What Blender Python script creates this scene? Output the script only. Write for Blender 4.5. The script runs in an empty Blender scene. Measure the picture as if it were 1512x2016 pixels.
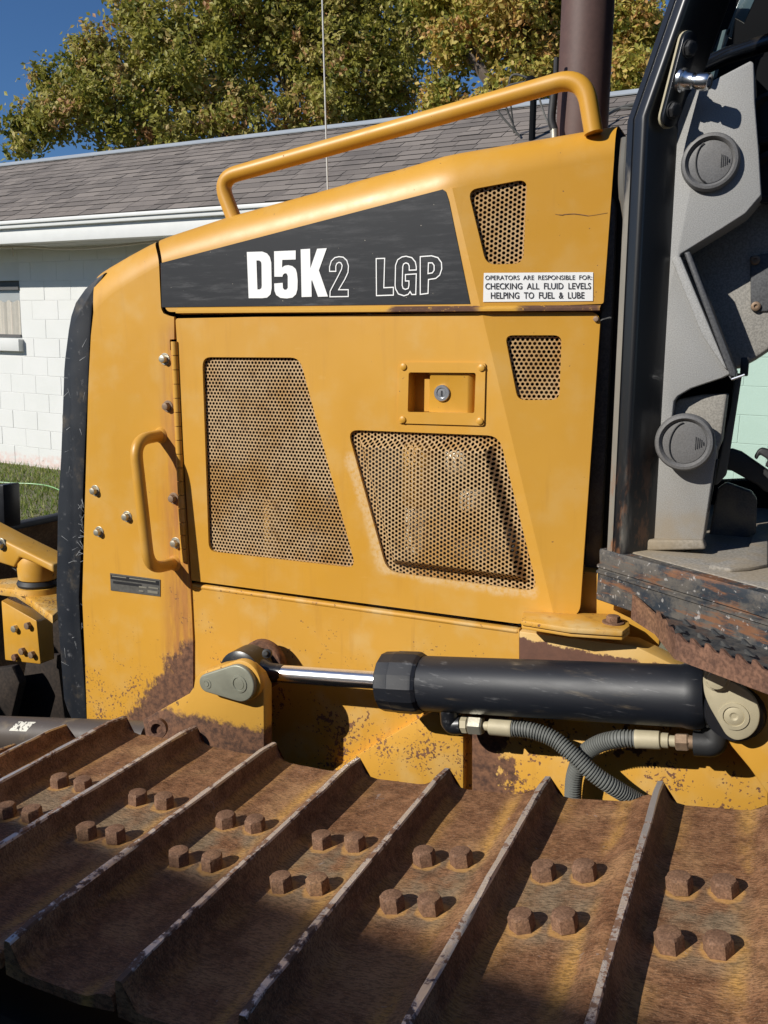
import bpy, bmesh, math, random
from mathutils import Vector as V, Matrix
random.seed(7)
rad = math.radians
D = bpy.data
SC = bpy.context.scene
COL = SC.collection

# ------------------------------------------------------------------ camera, world, sun, exposure
CAM = V((0, 0, 1.6))
FPX, PITCH, YAW, ROLL = 1668.68, 0.176897, 0.431179, 0.009083
FW = V((-math.sin(YAW) * math.cos(PITCH), math.cos(YAW) * math.cos(PITCH), -math.sin(PITCH)))
_r = V((math.cos(YAW), math.sin(YAW), 0))
_u = _r.cross(FW)
RT = _r * math.cos(ROLL) + _u * math.sin(ROLL)
UP = -_r * math.sin(ROLL) + _u * math.cos(ROLL)
cam = D.objects.new('camera', D.cameras.new('camera'))
COL.objects.link(cam)
cam.matrix_world = Matrix(((RT.x, UP.x, -FW.x, CAM.x), (RT.y, UP.y, -FW.y, CAM.y), (RT.z, UP.z, -FW.z, CAM.z), (0, 0, 0, 1)))
cam.data.sensor_fit = 'VERTICAL'
cam.data.sensor_height = 36
cam.data.lens = 36 * FPX / 2016
cam.data.clip_start = .02
cam.data.clip_end = 500
SC.camera = cam
SC.render.resolution_x, SC.render.resolution_y = 768, 1024
SUN_RAY = V((.70, 1.0, -.75)).normalized()      # direction in which the sunlight travels
w = D.worlds.new('World')
SC.world = w
w.use_nodes = True
wn = w.node_tree.nodes
sky = wn.new('ShaderNodeTexSky')
sky.sky_type = 'NISHITA'
sky.sun_disc = False
sky.sun_elevation = math.asin(-SUN_RAY.z)
sky.sun_rotation = math.atan2(-SUN_RAY.x, -SUN_RAY.y)
sky.altitude = 3000
sky.air_density, sky.dust_density, sky.ozone_density = 1.5, .0, 10.0
w.node_tree.links.new(sky.outputs[0], wn['Background'].inputs[0])
wn['Background'].inputs[1].default_value = .082
sun = D.objects.new('sun', D.lights.new('sun', 'SUN'))
COL.objects.link(sun)
sun.data.energy = 5.0
sun.data.angle = rad(.5)
sun.data.color = (1, .955, .88)
sun.rotation_euler = SUN_RAY.to_track_quat('-Z', 'Y').to_euler()
SC.view_settings.view_transform = 'Standard'
SC.view_settings.look = 'None'
SC.view_settings.exposure = .07
SC.view_settings.gamma = 1
SC.render.engine = 'CYCLES'

# ------------------------------------------------------------------ measuring helpers (photo sight lines met with real planes)
def ray(x, y): return FW + RT * ((x - 756) / FPX) - UP * ((y - 1008) / FPX)
def at(x, y, Y):
    d = ray(x, y); return CAM + d * ((Y - CAM.y) / d.y)
def atz(x, y, z):
    d = ray(x, y); return CAM + d * ((z - CAM.z) / d.z)
def atx(x, y, X):
    d = ray(x, y); return CAM + d * ((X - CAM.x) / d.x)
def atp(x, y, o, n):
    d = ray(x, y); return CAM + d * ((o - CAM).dot(n) / d.dot(n))
YH = 1.40                                        # the bonnet side
_c0, _c1 = at(877, 315, YH), at(1078, 1160, YH)
_cn = V((-(_c1.z - _c0.z), 0, _c1.x - _c0.x)).normalized()
if _cn.x < 0: _cn = -_cn
TAN = math.tan(rad(15.5))
def side_y(x, z):                                # bonnet side bends away behind the crease
    return YH + max(0, (V((x, 0, z)) - V((_c0.x, 0, _c0.z))).dot(_cn)) * TAN
def onside(x, y, off=0):
    Y = YH
    for _ in range(12):
        p = at(x, y, Y + off); Y = side_y(p.x, p.z)
    return at(x, y, Y + off)

def xz(p): return V((p.x, p.z))
# ------------------------------------------------------------------ object helpers
def tag(o, label=None, cat=None, group=None, kind=None):
    if label: o['label'] = label
    if cat: o['category'] = cat
    if group: o['group'] = group
    if kind: o['kind'] = kind
    return o
def empty(name, loc, label, cat, group=None):
    o = D.objects.new(name, None); COL.objects.link(o); o.location = loc
    o.empty_display_size = .1
    return tag(o, label, cat, group)
def obj(name, bm, mats, parent=None, smooth=35, label=None, kind=None, recalc=True):
    if recalc: bmesh.ops.recalc_face_normals(bm, faces=bm.faces[:])
    me = D.meshes.new(name); bm.to_mesh(me); bm.free()
    for m in (mats if isinstance(mats, (list, tuple)) else [mats]): me.materials.append(m)
    if smooth:
        me.shade_smooth(); me.set_sharp_from_angle(angle=rad(smooth))
    o = D.objects.new(name, me); COL.objects.link(o)
    if parent is not None:
        o.parent = parent
        o.matrix_parent_inverse = INV.get(parent.name, Matrix())
    return tag(o, label, kind=kind)
INV = {}
def copy(o, parent, mw=None):
    c = o.copy(); COL.objects.link(c); c.parent = parent
    return c
def bm_(): return bmesh.new()
def face(bm, pts, mi=0):
    f = bm.faces.new([bm.verts.new(p) for p in pts]); f.material_index = mi; return f
def bev(bm, wd, seg=2, ang=30, edges=None):
    if edges is None:
        edges = [e for e in bm.edges if len(e.link_faces) == 2 and e.calc_face_angle(0) > rad(ang)]
    if edges: bmesh.ops.bevel(bm, geom=edges, offset=wd, segments=seg, profile=.5, affect='EDGES', clamp_overlap=True)
def box(c, s, rot=None, bm=None, b=0, seg=2):
    own = bm_()
    bmesh.ops.create_cube(own, size=1)
    for v in own.verts: v.co = V((v.co.x * s[0], v.co.y * s[1], v.co.z * s[2]))
    if b: bev(own, b, seg)
    m = Matrix.Translation(V(c)) @ (rot.to_4x4() if rot else Matrix())
    own.transform(m)
    return merge(bm, own)
def merge(bm, own):
    if bm is None: return own
    me = D.meshes.new('t'); own.to_mesh(me); own.free(); bm.from_mesh(me); D.meshes.remove(me); return bm
def prism(pts, ext, bm=None, b=0, seg=2, mi=0):
    own = bm_()
    pts = [V(p) for p in pts]; ext = V(ext)
    a = [own.verts.new(p) for p in pts]; c = [own.verts.new(p + ext) for p in pts]
    n = len(pts)
    own.faces.new(a); own.faces.new(c[::-1])
    for i in range(n): own.faces.new((a[i], c[i], c[(i + 1) % n], a[(i + 1) % n]))
    bmesh.ops.recalc_face_normals(own, faces=own.faces[:])
    if b: bev(own, b, seg)
    for f in own.faces: f.material_index = mi
    return merge(bm, own)
def frames(path):
    path = [V(p) for p in path]; out = []; n = None
    for i, p in enumerate(path):
        t = (path[min(i + 1, len(path) - 1)] - path[max(i - 1, 0)]).normalized()
        if n is None: n = t.orthogonal().normalized()
        n = (n - t * n.dot(t)).normalized()
        out.append((p, n, t.cross(n)))
    return out
def tube(path, r, n=16, bm=None, cap=True, mi=0):
    own = bm_(); rings = []
    fr = frames(path)
    for i, (p, a, b) in enumerate(fr):
        rr = r[i] if isinstance(r, (list, tuple)) else r
        rings.append([own.verts.new(p + (a * math.cos(k * 2 * math.pi / n) + b * math.sin(k * 2 * math.pi / n)) * rr) for k in range(n)])
    for A, B in zip(rings, rings[1:]):
        for k in range(n): own.faces.new((A[k], A[(k + 1) % n], B[(k + 1) % n], B[k]))
    if cap:
        own.faces.new(rings[0][::-1]); own.faces.new(rings[-1])
    for f in own.faces: f.material_index = mi
    return merge(bm, own)
def rounded(pts, rd, seg=6):                     # 3D polyline with its corners rounded
    pts = [V(p) for p in pts]; out = [pts[0]]
    for a, p, b in zip(pts, pts[1:], pts[2:]):
        u1, u2 = (a - p), (b - p)
        d = min(rd, u1.length * .49, u2.length * .49)
        A, B = p + u1.normalized() * d, p + u2.normalized() * d
        for k in range(seg + 1):
            t = k / seg; out.append(A * (1 - t) ** 2 + p * 2 * t * (1 - t) + B * t * t)
    return out + [pts[-1]]
def spline(pts, n=8):
    pts = [V(p) for p in pts]; out = []
    P = [pts[0] * 2 - pts[1]] + pts + [pts[-1] * 2 - pts[-2]]
    for i in range(1, len(P) - 2):
        for k in range(n):
            t = k / n
            out.append(.5 * ((2 * P[i]) + (P[i + 1] - P[i - 1]) * t + (2 * P[i - 1] - 5 * P[i] + 4 * P[i + 1] - P[i + 2]) * t * t + (3 * P[i] - P[i - 1] - 3 * P[i + 1] + P[i + 2]) * t ** 3))
    return out + [pts[-1]]
def lathe(o, axis, prof, n=24, bm=None, mi=0):
    own = bm_(); axis = V(axis).normalized(); a = axis.orthogonal().normalized(); b = axis.cross(a); rings = []
    for t, r in prof:
        rings.append([own.verts.new(V(o) + axis * t + (a * math.cos(k * 2 * math.pi / n) + b * math.sin(k * 2 * math.pi / n)) * max(r, 1e-5)) for k in range(n)])
    for A, B in zip(rings, rings[1:]):
        for k in range(n): own.faces.new((A[k], A[(k + 1) % n], B[(k + 1) % n], B[k]))
    own.faces.new(rings[0][::-1]); own.faces.new(rings[-1])
    for f in own.faces: f.material_index = mi
    bmesh.ops.recalc_face_normals(own, faces=own.faces[:])
    return merge(bm, own)
def bolt_bm(r, h, washer=0, dome=.25, ang=0, bm=None):   # hexagon head along +Z from z = 0
    own = bm_(); rings = []
    def ring(z, rr, hexa):
        vs = []
        for k in range(24):
            a = k * math.pi / 12 + ang
            q = rr
            if hexa:
                m = (a - ang) % (math.pi / 3) - math.pi / 6
                q = rr * math.cos(math.pi / 6) / math.cos(m)
            vs.append(own.verts.new((q * math.cos(a), q * math.sin(a), z)))
        return vs
    z0 = 0
    if washer:
        rings += [ring(0, washer, 0), ring(r * .16, washer, 0), ring(r * .2, washer * .96, 0)]; z0 = r * .2
    rings += [ring(z0, r, 1), ring(h * .80, r, 1), ring(h * .93, r * .84, 0), ring(h * .985, r * .55, 0), ring(h, r * .2, 0)]
    for A, B in zip(rings, rings[1:]):
        for k in range(24): own.faces.new((A[k], A[(k + 1) % 24], B[(k + 1) % 24], B[k]))
    own.faces.new(rings[0][::-1]); own.faces.new(rings[-1])
    return merge(bm, own)
def facing(axis):                                # rotation taking +Z to axis
    return V(axis).to_track_quat('Z', 'Y').to_matrix()
def bolt(name, p, axis, r, h, m, parent, washer=0, ang=.2):
    b = bolt_bm(r, h, washer, ang=ang); b.transform(Matrix.Translation(V(p)) @ facing(axis).to_4x4())
    return obj(name, b, m, parent, 28)
def rpoly(pts, rd, seg=5):                       # closed 2D (x,z) polygon with rounded corners
    n = len(pts); out = []
    for i in range(n):
        a, p, b = V(pts[i - 1]), V(pts[i]), V(pts[(i + 1) % n])
        u1, u2 = a - p, b - p
        d = rd[i] if isinstance(rd, (list, tuple)) else rd
        d = min(d, u1.length * .48, u2.length * .48)
        if d < 1e-4: out.append(p); continue
        A, B = p + u1.normalized() * d, p + u2.normalized() * d
        for k in range(seg + 1):
            t = k / seg; out.append(A * (1 - t) ** 2 + p * 2 * t * (1 - t) + B * t * t)
    return out
def side2d(px): return [xz(onside(*q)) for q in px]
def sheet(outline, holes=(), thick=.004, yf=side_y, off=0, bend=True, b=.0012):
    """A steel sheet with openings: outline and holes are (x,z) polygons, laid on the surface y = yf(x,z)."""
    bm = bm_()
    loops = [outline] + list(holes)
    cu = D.curves.new('t', 'CURVE'); cu.dimensions = '2D'; cu.fill_mode = 'FRONT'
    for lp in loops:
        s = cu.splines.new('POLY'); s.points.add(len(lp) - 1); s.use_cyclic_u = True
        for pt, q in zip(s.points, lp): pt.co = (q[0], q[1], 0, 1)
    o = D.objects.new('t', cu)
    me = o.to_mesh(); bm.from_mesh(me); o.to_mesh_clear(); D.objects.remove(o); D.curves.remove(cu)
    bmesh.ops.remove_doubles(bm, verts=bm.verts[:], dist=1e-5)
    if bend:
        bmesh.ops.bisect_plane(bm, geom=bm.verts[:] + bm.edges[:] + bm.faces[:], plane_co=(_c0.x, _c0.z, 0), plane_no=(_cn.x, _cn.z, 0), dist=1e-6)
    for v in bm.verts:
        x, z = v.co.x, v.co.y
        v.co = V((x, yf(x, z) + off, z))
    for f in bm.faces:
        if f.normal.y > 0: f.normal_flip()
    for f in bm.faces: f.normal_update()
    for f in bm.faces:
        if f.normal.y > 0: f.normal_flip()
    if thick:
        front = bm.faces[:]
        bnd = [e for e in bm.edges if len(e.link_faces) == 1]
        ret = bmesh.ops.extrude_edge_only(bm, edges=bnd)
        nv = [g for g in ret['geom'] if isinstance(g, bmesh.types.BMVert)]
        for v in nv: v.co.y += thick
    return bm
def lay(polys, yf, off):                         # thin flat print on the bonnet
    bm = bm_()
    for p in polys:
        vs = [V((q[0], yf(q[0], q[1]) + off, q[1])) for q in p]
        face(bm, vs)
    bmesh.ops.triangulate(bm, faces=bm.faces[:])
    return bm

# ------------------------------------------------------------------ material helpers
class N:
    def __init__(s, name):
        s.m = D.materials.new(name); s.m.use_nodes = True; s.t = s.m.node_tree; s.n = s.t.nodes
        s.b = s.n['Principled BSDF']; s.geo = s.n.new('ShaderNodeNewGeometry'); s.tc = s.n.new('ShaderNodeTexCoord')
        s.pos = s.geo.outputs['Position']; s.ob = s.tc.outputs['Object']
    def link(s, a, b):
        if isinstance(a, (int, float)): b.default_value = a
        elif isinstance(a, tuple): b.default_value = a + (1,) if len(a) == 3 and b.type == 'RGBA' else a
        else: s.t.links.new(a, b)
    def noise(s, sc, det=4, co=None, rough=.55, dist=0, stretch=None):
        n = s.n.new('ShaderNodeTexNoise'); n.inputs['Scale'].default_value = sc; n.inputs['Detail'].default_value = det
        n.inputs['Roughness'].default_value = rough; n.inputs['Distortion'].default_value = dist
        c = co or s.pos
        if stretch:
            mp = s.n.new('ShaderNodeMapping'); mp.inputs['Scale'].default_value = stretch; s.link(c, mp.inputs[0]); c = mp.outputs[0]
        s.link(c, n.inputs['Vector']); return n.outputs['Fac']
    def vor(s, sc, co=None, feat='F1', rand=1):
        n = s.n.new('ShaderNodeTexVoronoi'); n.inputs['Scale'].default_value = sc; n.feature = feat; n.inputs['Randomness'].default_value = rand
        s.link(co or s.pos, n.inputs['Vector']); return n.outputs['Distance']
    def math(s, op, a, b=0, c=None, clamp=False):
        n = s.n.new('ShaderNodeMath'); n.operation = op; n.use_clamp = clamp
        s.link(a, n.inputs[0]); s.link(b, n.inputs[1])
        if c is not None: s.link(c, n.inputs[2])
        return n.outputs[0]
    def step(s, v, a, b, lo=0, hi=1):            # smooth map of v from a..b to lo..hi
        n = s.n.new('ShaderNodeMapRange'); n.interpolation_type = 'SMOOTHSTEP'
        s.link(v, n.inputs[0])
        for i, q in enumerate((a, b, lo, hi)): n.inputs[i + 1].default_value = q
        return n.outputs[0]
    def mix(s, f, a, b, mode='MIX'):
        n = s.n.new('ShaderNodeMix'); n.data_type = 'RGBA'; n.blend_type = mode
        s.link(f, n.inputs[0]); s.link(a, n.inputs[6]); s.link(b, n.inputs[7]); return n.outputs[2]
    def mul(s, *a):
        r = a[0]
        for q in a[1:]: r = s.math('MULTIPLY', r, q)
        return r
    def mx(s, a, b): return s.math('MAXIMUM', a, b)
    def xyz(s, co=None):
        n = s.n.new('ShaderNodeSeparateXYZ'); s.link(co or s.pos, n.inputs[0]); return n.outputs
    def bump(s, h, st=.3, dist=.002):
        n = s.n.new('ShaderNodeBump'); n.inputs['Strength'].default_value = st; n.inputs['Distance'].default_value = dist
        s.link(h, n.inputs['Height']); s.t.links.new(n.outputs[0], s.b.inputs['Normal'])
    def done(s, col, rough=.5, metal=0, spec=None, **k):
        s.link(col, s.b.inputs['Base Color']); s.link(rough, s.b.inputs['Roughness']); s.link(metal, s.b.inputs['Metallic'])
        if spec is not None: s.b.inputs['Specular IOR Level'].default_value = spec
        for q, v in k.items(): s.link(v, s.b.inputs[q.replace('_', ' ')])
        return s.m
YEL = (.60, .325, .050)
RUST = (.095, .042, .024)
RUSTO = (.26, .115, .04)
def paint(name, chip=.0, z0=0, z1=0, patch=0, dust=.15, hinge=False, rough=.41, xr=False, smear=False):
    s = N(name)
    x, y, z = s.xyz()
    big, mid, fin = s.noise(2.3, 4), s.noise(14, 5), s.noise(150, 4)
    col = s.mix(s.step(big, .3, .7), (.550, .272, .024), (.61, .310, .030))
    col = s.mix(s.mul(s.step(mid, .45, .75), dust), col, (.60, .43, .19))
    scr = s.mul(s.step(s.noise(30, 7, rough=.75, stretch=(.35, .35, 3.2), dist=.6), .60, .70), s.step(s.noise(4, 4), .42, .62))
    col = s.mix(s.mul(scr, .16), col, (.80, .58, .26))
    fd = s.step(s.noise(1.1, 3), .35, .65)
    col = s.mix(s.mul(fd, .16), col, (.70, .42, .12))
    strk = s.noise(9, 5, stretch=(6, 6, .6))
    col = s.mix(s.mul(s.step(strk, .55, .8), dust), col, (.42, .20, .035))
    rf = s.math('MULTIPLY_ADD', s.noise(30, 4), .16, rough - .06)
    fac = None
    if chip:
        hi = s.step(z, z0, z1, 1, 0)
        a = s.math('ADD', s.mul(s.noise(150, 5, rough=.6), .62), s.mul(s.noise(13, 4), .38))
        a = s.math('MULTIPLY_ADD', hi, .19 * chip, a)
        fac = s.step(a, .655, .672)
    else:
        fac = s.step(s.noise(120, 3), .735, .75)
    if patch:
        pn = s.math('ADD', s.mul(s.noise(5.5, 5, rough=.62), .8), s.mul(s.noise(60, 4), .2))
        pf = s.step(pn, .66 - .13 * patch, .672 - .13 * patch)
        fac = s.mx(fac, pf)
    if smear:
        P0, P1, P2 = (xz(onside(*q)) for q in ((690, 905), (757, 1118), (1045, 1166)))
        dm = None
        for A_, B_ in ((P0, P1), (P1, P2)):
            d_ = B_ - A_; L_ = d_.length; d_ = d_ / L_
            ax, az = s.math('ADD', x, -A_.x), s.math('ADD', z, -A_.y)
            t_ = s.math('MINIMUM', s.math('MAXIMUM', s.math('ADD', s.mul(ax, d_.x), s.mul(az, d_.y)), 0), L_)
            ex_, ez_ = s.math('SUBTRACT', ax, s.mul(t_, d_.x)), s.math('SUBTRACT', az, s.mul(t_, d_.y))
            q_ = s.math('SQRT', s.math('ADD', s.mul(ex_, ex_), s.mul(ez_, ez_)))
            dm = q_ if dm is None else s.math('MINIMUM', dm, q_)
        dm = s.math('MULTIPLY_ADD', s.noise(22, 6, rough=.7), .03, dm)
        col = s.mix(s.mul(s.step(dm, .034, .020), s.step(s.noise(130, 3), .25, .6), .6), col, (.68, .50, .28))
    if xr:
        xp = s.math('MULTIPLY_ADD', s.noise(14, 6, rough=.68), .22, x)
        fac = s.mx(fac, s.step(xp, at(1012, 1480, 1.385).x + .115, at(1012, 1480, 1.385).x + .105))
    rc = s.mix(s.step(s.noise(75, 6, rough=.7), .3, .7), (.055, .026, .017), (.21, .098, .050))
    if hinge:
        # rust runs beside the hinge seam and beneath it
        edge = s.math('MULTIPLY_ADD', z, -.035, x)
        m = s.step(edge, -1.222, -1.165)
        m = s.mul(m, s.step(z, 1.70, 1.62), s.step(s.noise(16, 5, stretch=(5, 5, .5)), .25, .6))
        col = s.mix(s.mul(m, .85), col, s.mix(s.noise(40, 4, stretch=(3, 3, .6)), (.22, .085, .035), (.56, .25, .07)))
        # old disc of cleaner paint
        dx = s.math('ADD', x, 1.262); dz = s.math('ADD', z, -1.405)
        rr = s.math('SQRT', s.math('ADD', s.mul(dx, dx), s.mul(dz, dz)))
        col = s.mix(s.mul(s.step(rr, .1275, .1255), .35), col, (.55, .29, .03))
        # worn corner low down by the bracket
        q = s.math('ADD', s.mul(x, .9), s.mul(z, -.75))
        wq = s.math('MULTIPLY_ADD', s.noise(35, 6, rough=.7), .13, q); wq = s.math('MULTIPLY_ADD', s.noise(150, 4, stretch=(1, 1, .4)), .07, wq)
        fac = s.mx(fac, s.mul(s.step(wq, -1.668, -1.640), s.step(z, 1.02, 1.0)))
    col = s.mix(fac, col, rc)
    h = s.math('ADD', s.mul(s.noise(420, 2), .12), s.mul(s.noise(35, 3), .35))
    h = s.math('MULTIPLY_ADD', s.noise(5, 3), 1.6, h)
    h = s.math('MULTIPLY_ADD', fac, -.35, h)
    s.bump(h, .12, .0015)
    return s.done(col, s.mix(fac, s.mix(0, rf, rf), (.85, .85, .85)), 0, .5)
M = {}
M['yellow'] = paint('yellow_paint', dust=.22)
M['door'] = paint('yellow_door_paint', dust=.25, smear=True)
M['guard'] = paint('yellow_guard_paint', chip=.55, z0=.78, z1=1.22, hinge=True, dust=.3)
M['worn'] = paint('worn_yellow_paint', chip=.42, z0=.85, z1=1.22, dust=.45, rough=.5)
M['rusty'] = paint('rusty_yellow_paint', chip=.5, z0=.9, z1=1.2, patch=.62, xr=True, dust=.5, rough=.55)
M['gusset'] = paint('chipped_yellow_paint', chip=.55, z0=.85, z1=1.25, dust=.5, rough=.5)
M['dusty'] = paint('dusty_yellow_paint', chip=.5, z0=.9, z1=1.4, dust=1.0, rough=.6)
def rust_mat(name, a, b, c, rough=.75, sc=40, bump=.4, streak=None, dk=.55):
    s = N(name)
    n1, n2 = s.noise(sc, 6, rough=.65), s.noise(sc * .17, 4)
    n3 = s.noise(sc * 5, 3, stretch=streak)
    col = s.mix(s.step(n1, .3, .7), a, b); col = s.mix(s.mul(s.step(n2, .5, .72), .8), col, c)
    col = s.mix(s.mul(s.step(n3, .35, .65), dk), col, tuple(q * .35 for q in a))
    s.bump(s.math('ADD', n1, s.mul(n3, .5)), bump, .0015)
    return s.done(col, rough, 0, .35)
M['rust'] = rust_mat('rusted_steel', (.12, .062, .042), (.24, .125, .078), (.28, .15, .08))
M['lumprust'] = rust_mat('rusted_bolt', (.17, .090, .052), (.27, .150, .090), (.32, .18, .09), sc=90)
M['exhaust'] = rust_mat('rusted_exhaust', (.090, .052, .044), (.105, .060, .050), (.12, .058, .042), .6, sc=24, bump=.06, dk=.15)
# track shoe steel: object space runs along the shoe
s = N('track_steel')
X_, Y_, Z_ = s.xyz(s.ob)
grain = s.noise(260, 4, rough=.6, stretch=(.45, 1.7, 1))
cl = s.noise(9, 5); md = s.noise(48, 6, rough=.65)
col = s.mix(s.step(md, .3, .72), (.140, .062, .029), (.300, .150, .073))
col = s.mix(s.mul(s.step(cl, .5, .68), .5), col, (.48, .28, .13))
run = s.noise(6, 5, stretch=(2, 1, 1))
band = s.mul(s.step(X_, .088, .110), s.step(s.math('MULTIPLY_ADD', md, .012, X_), .130, .116), s.step(run, .40, .6))
band2 = s.mul(s.step(X_, .052, .02), s.step(Z_, .012, .004), s.step(s.noise(7, 5), .40, .6))
col = s.mix(s.mul(s.mx(band, s.mul(band2, .7)), .85), col, s.mix(md, (.36, .19, .05), (.62, .34, .09)))
bx = s.math('ABSOLUTE', s.math('ADD', X_, -.0675)); by = s.math('ABSOLUTE', s.math('ADD', Y_, -.292))
mud = s.mul(s.step(bx, .06, .03), s.step(by, .10, .055), s.step(s.noise(22, 4), .3, .6))
col = s.mix(s.mul(mud, .75), col, s.mix(md, (.16, .13, .085), (.30, .235, .15)))
col = s.mix(s.mul(s.step(grain, .47, .58), .75), col, s.mix(.42, (0, 0, 0), col))
bd = None
for u_, v_ in ((.045, .342), (.091, .349), (.045, .239), (.091, .246)):
    ddx = s.math('ADD', X_, -u_); ddy = s.math('ADD', Y_, -v_)
    q_ = s.math('SQRT', s.math('ADD', s.mul(ddx, ddx), s.mul(ddy, ddy)))
    bd = q_ if bd is None else s.math('MINIMUM', bd, q_)
bd = s.math('MULTIPLY_ADD', s.noise(70, 4), .010, bd)
col = s.mix(s.mul(s.step(bd, .0265, .0215), .75), col, (.50, .27, .085))
spk = s.noise(520, 2)
col = s.mix(s.mul(s.step(spk, .56, .66), .35), col, (.44, .27, .16))
bl = s.mul(s.step(s.noise(75, 3, dist=1), .70, .74), s.step(cl, .35, .5))
col = s.mix(s.mul(bl, .5), col, (.30, .26, .24))
s.bump(s.math('ADD', s.mul(grain, 1.0), md), .6, .0020)
M['track'] = s.done(col, s.math('MULTIPLY_ADD', md, .3, .45), 0, .3)
s = N('polished_grouser_edge')
g = s.math('ADD', s.mul(s.noise(60, 6, rough=.7), .6), s.mul(s.noise(7, 3), .4))
k = s.step(g, .46, .52)
s.bump(s.noise(150, 4), .5, .0012)
M['edge'] = s.done(s.mix(k, s.mix(s.noise(80, 4), (.09, .045, .028), (.27, .15, .09)), (.66, .63, .60)), s.mix(k, (.7,) * 3, (.42,) * 3), s.mul(k, .75))
def black(name, base=(.012, .013, .016), rough=.28, scr=.5, dirt=.3, coat=.0, sx=(1, 1, 1)):
    s = N(name)
    sc1 = s.noise(55, 6, rough=.7, stretch=sx)
    d = s.step(s.noise(11, 6, rough=.65, stretch=sx), .56, .72)
    col = s.mix(s.mul(s.step(sc1, .58, .72), scr), base, (.16, .16, .165))
    col = s.mix(s.mul(d, dirt), col, (.22, .17, .105))
    s.bump(s.noise(300, 3), .06, .001)
    return s.done(col, s.math('MULTIPLY_ADD', s.noise(20, 5, stretch=sx), .3, rough - .1), 0, .5, Coat_Weight=coat, Coat_Roughness=.12)
M['black'] = black('black_paint')
M['cyl'] = black('black_cylinder_paint', (.008, .010, .015), .44, .5, .65, sx=(.35, 1, 2.2))
M['cab'] = black('glossy_black_cab_paint', (.006, .007, .009), .16, .08, .10, coat=.5)
M['bezel'] = black('scuffed_black_bezel', (.014, .017, .023), .42, .6, .3)
M['sill'] = None
s = N('worn_sill_paint')
n = s.math('ADD', s.mul(s.noise(38, 6, rough=.7), .6), s.mul(s.noise(7, 4, stretch=(.6, .6, 3)), .4))
col = s.mix(s.step(n, .42, .58), (.022, .029, .038), (.105, .095, .082))
col = s.mix(s.mul(s.step(s.noise(22, 6, rough=.7, stretch=(.5, .5, 3)), .52, .64), .8), col, (.20, .085, .035))
col = s.mix(s.mul(s.step(s.noise(120, 4), .62, .68), .6), col, (.42, .40, .38))
s.bump(n, .35, .0015)
M['sill'] = s.done(col, .6, 0, .4)
s = N('dusty_dark_step')
n = s.noise(60, 6, rough=.7)
col = s.mix(s.step(n, .35, .7), (.025, .029, .034), (.085, .082, .075))
col = s.mix(s.mul(s.step(s.noise(9, 4), .55, .68), .7), col, (.14, .075, .045))
s.bump(n, .3, .001)
M['step'] = s.done(col, .65, 0, .4)
def plastic(name, a, b, grain=420, bump=.45, rough=.6, dust=.2):
    s = N(name)
    n = s.noise(grain, 2); big = s.noise(4, 4)
    col = s.mix(s.step(n, .35, .65), a, b)
    col = s.mix(s.mul(s.step(big, .45, .7), dust), col, (.24, .20, .14))
    z = s.xyz()[2]
    col = s.mix(s.mul(s.step(z, 1.42, 1.33), s.step(s.noise(13, 5), .35, .65), .55), col, (.30, .23, .14))
    s.bump(n, bump, .0012)
    return s.done(col, rough, 0, .35)
M['grey'] = plastic('grained_grey_plastic', (.255, .255, .248), (.345, .345, .338), 700, .5)
M['pod'] = plastic('dusty_grey_plastic', (.21, .20, .18), (.30, .285, .255), 350, .3)
M['darkgrey'] = plastic('dark_grey_plastic', (.055, .057, .062), (.085, .088, .092), 300, .15, .45, .15)
M['vent'] = plastic('worn_grey_vent_plastic', (.11, .11, .112), (.145, .145, .147), 500, .1, .5, .15)
M['mat'] = plastic('dusty_rubber_mat', (.19, .18, .16), (.29, .27, .24), 200, .15, .8, .6)
s = N('dusty_screen_steel')
n = s.noise(7, 5, rough=.6)
col = s.mix(s.step(n, .42, .64), (.50, .345, .185), (.40, .225, .075)); col = s.mix(s.mul(s.step(s.noise(60, 4), .5, .7), .4), col, (.16, .075, .03))
M['screen'] = s.done(col, .6, .0, .4)
s = N('orange_screen_steel')
n = s.noise(6, 5, rough=.6)
col = s.mix(s.step(n, .42, .62), (.50, .335, .165), (.43, .235, .07)); col = s.mix(s.mul(s.step(s.noise(60, 4), .5, .7), .4), col, (.17, .08, .03))
M['screen2'] = s.done(col, .6, .0, .4)
s = N('scuffed_black_decal')
s.b.inputs['Specular IOR Level'].default_value = .25
n = s.noise(26, 7, rough=.75, stretch=(.35, 1, 3.0)); b = s.noise(5, 4)
col = s.mix(s.mul(s.step(n, .47, .70), s.step(b, .3, .68)), (.014, .016, .020), (.075, .076, .08))
col = s.mix(s.step(s.noise(170, 2), .755, .77), col, (.5, .45, .35))
M['decal'] = s.done(col, s.math('MULTIPLY_ADD', n, .25, .38), 0, .3)
def flat(name, c, rough=.5, metal=0, var=.12, sc=30, bump=0, **k):
    s = N(name); n = s.noise(sc, 4)
    col = s.mix(n, tuple(q * (1 - var) for q in c), tuple(min(1, q * (1 + var)) for q in c))
    if bump: s.bump(s.noise(sc * 5, 4), bump, .001)
    return s.done(col, rough, metal, **k)
M['white'] = flat('white_vinyl', (.86, .86, .84), .45, var=.04)
M['ink'] = flat('black_ink', (.03, .03, .035), .6)
M['chrome'] = flat('polished_chrome', (.80, .81, .82), .24, 1, .05)
M['zinc'] = flat('zinc_plated_steel', (.50, .47, .38), .42, .75, .2, 60, .2)
M['dirtzinc'] = flat('rusty_bolt_steel', (.25, .17, .11), .6, .4, .4, 90, .3)
M['beige'] = flat('dusty_beige_steel', (.42, .37, .25), .6, .1, .25, 25, .15)
M['capplate'] = flat('grey_green_dirty_plate', (.27, .275, .215), .5, .35, .35, 22, .2)
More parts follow.
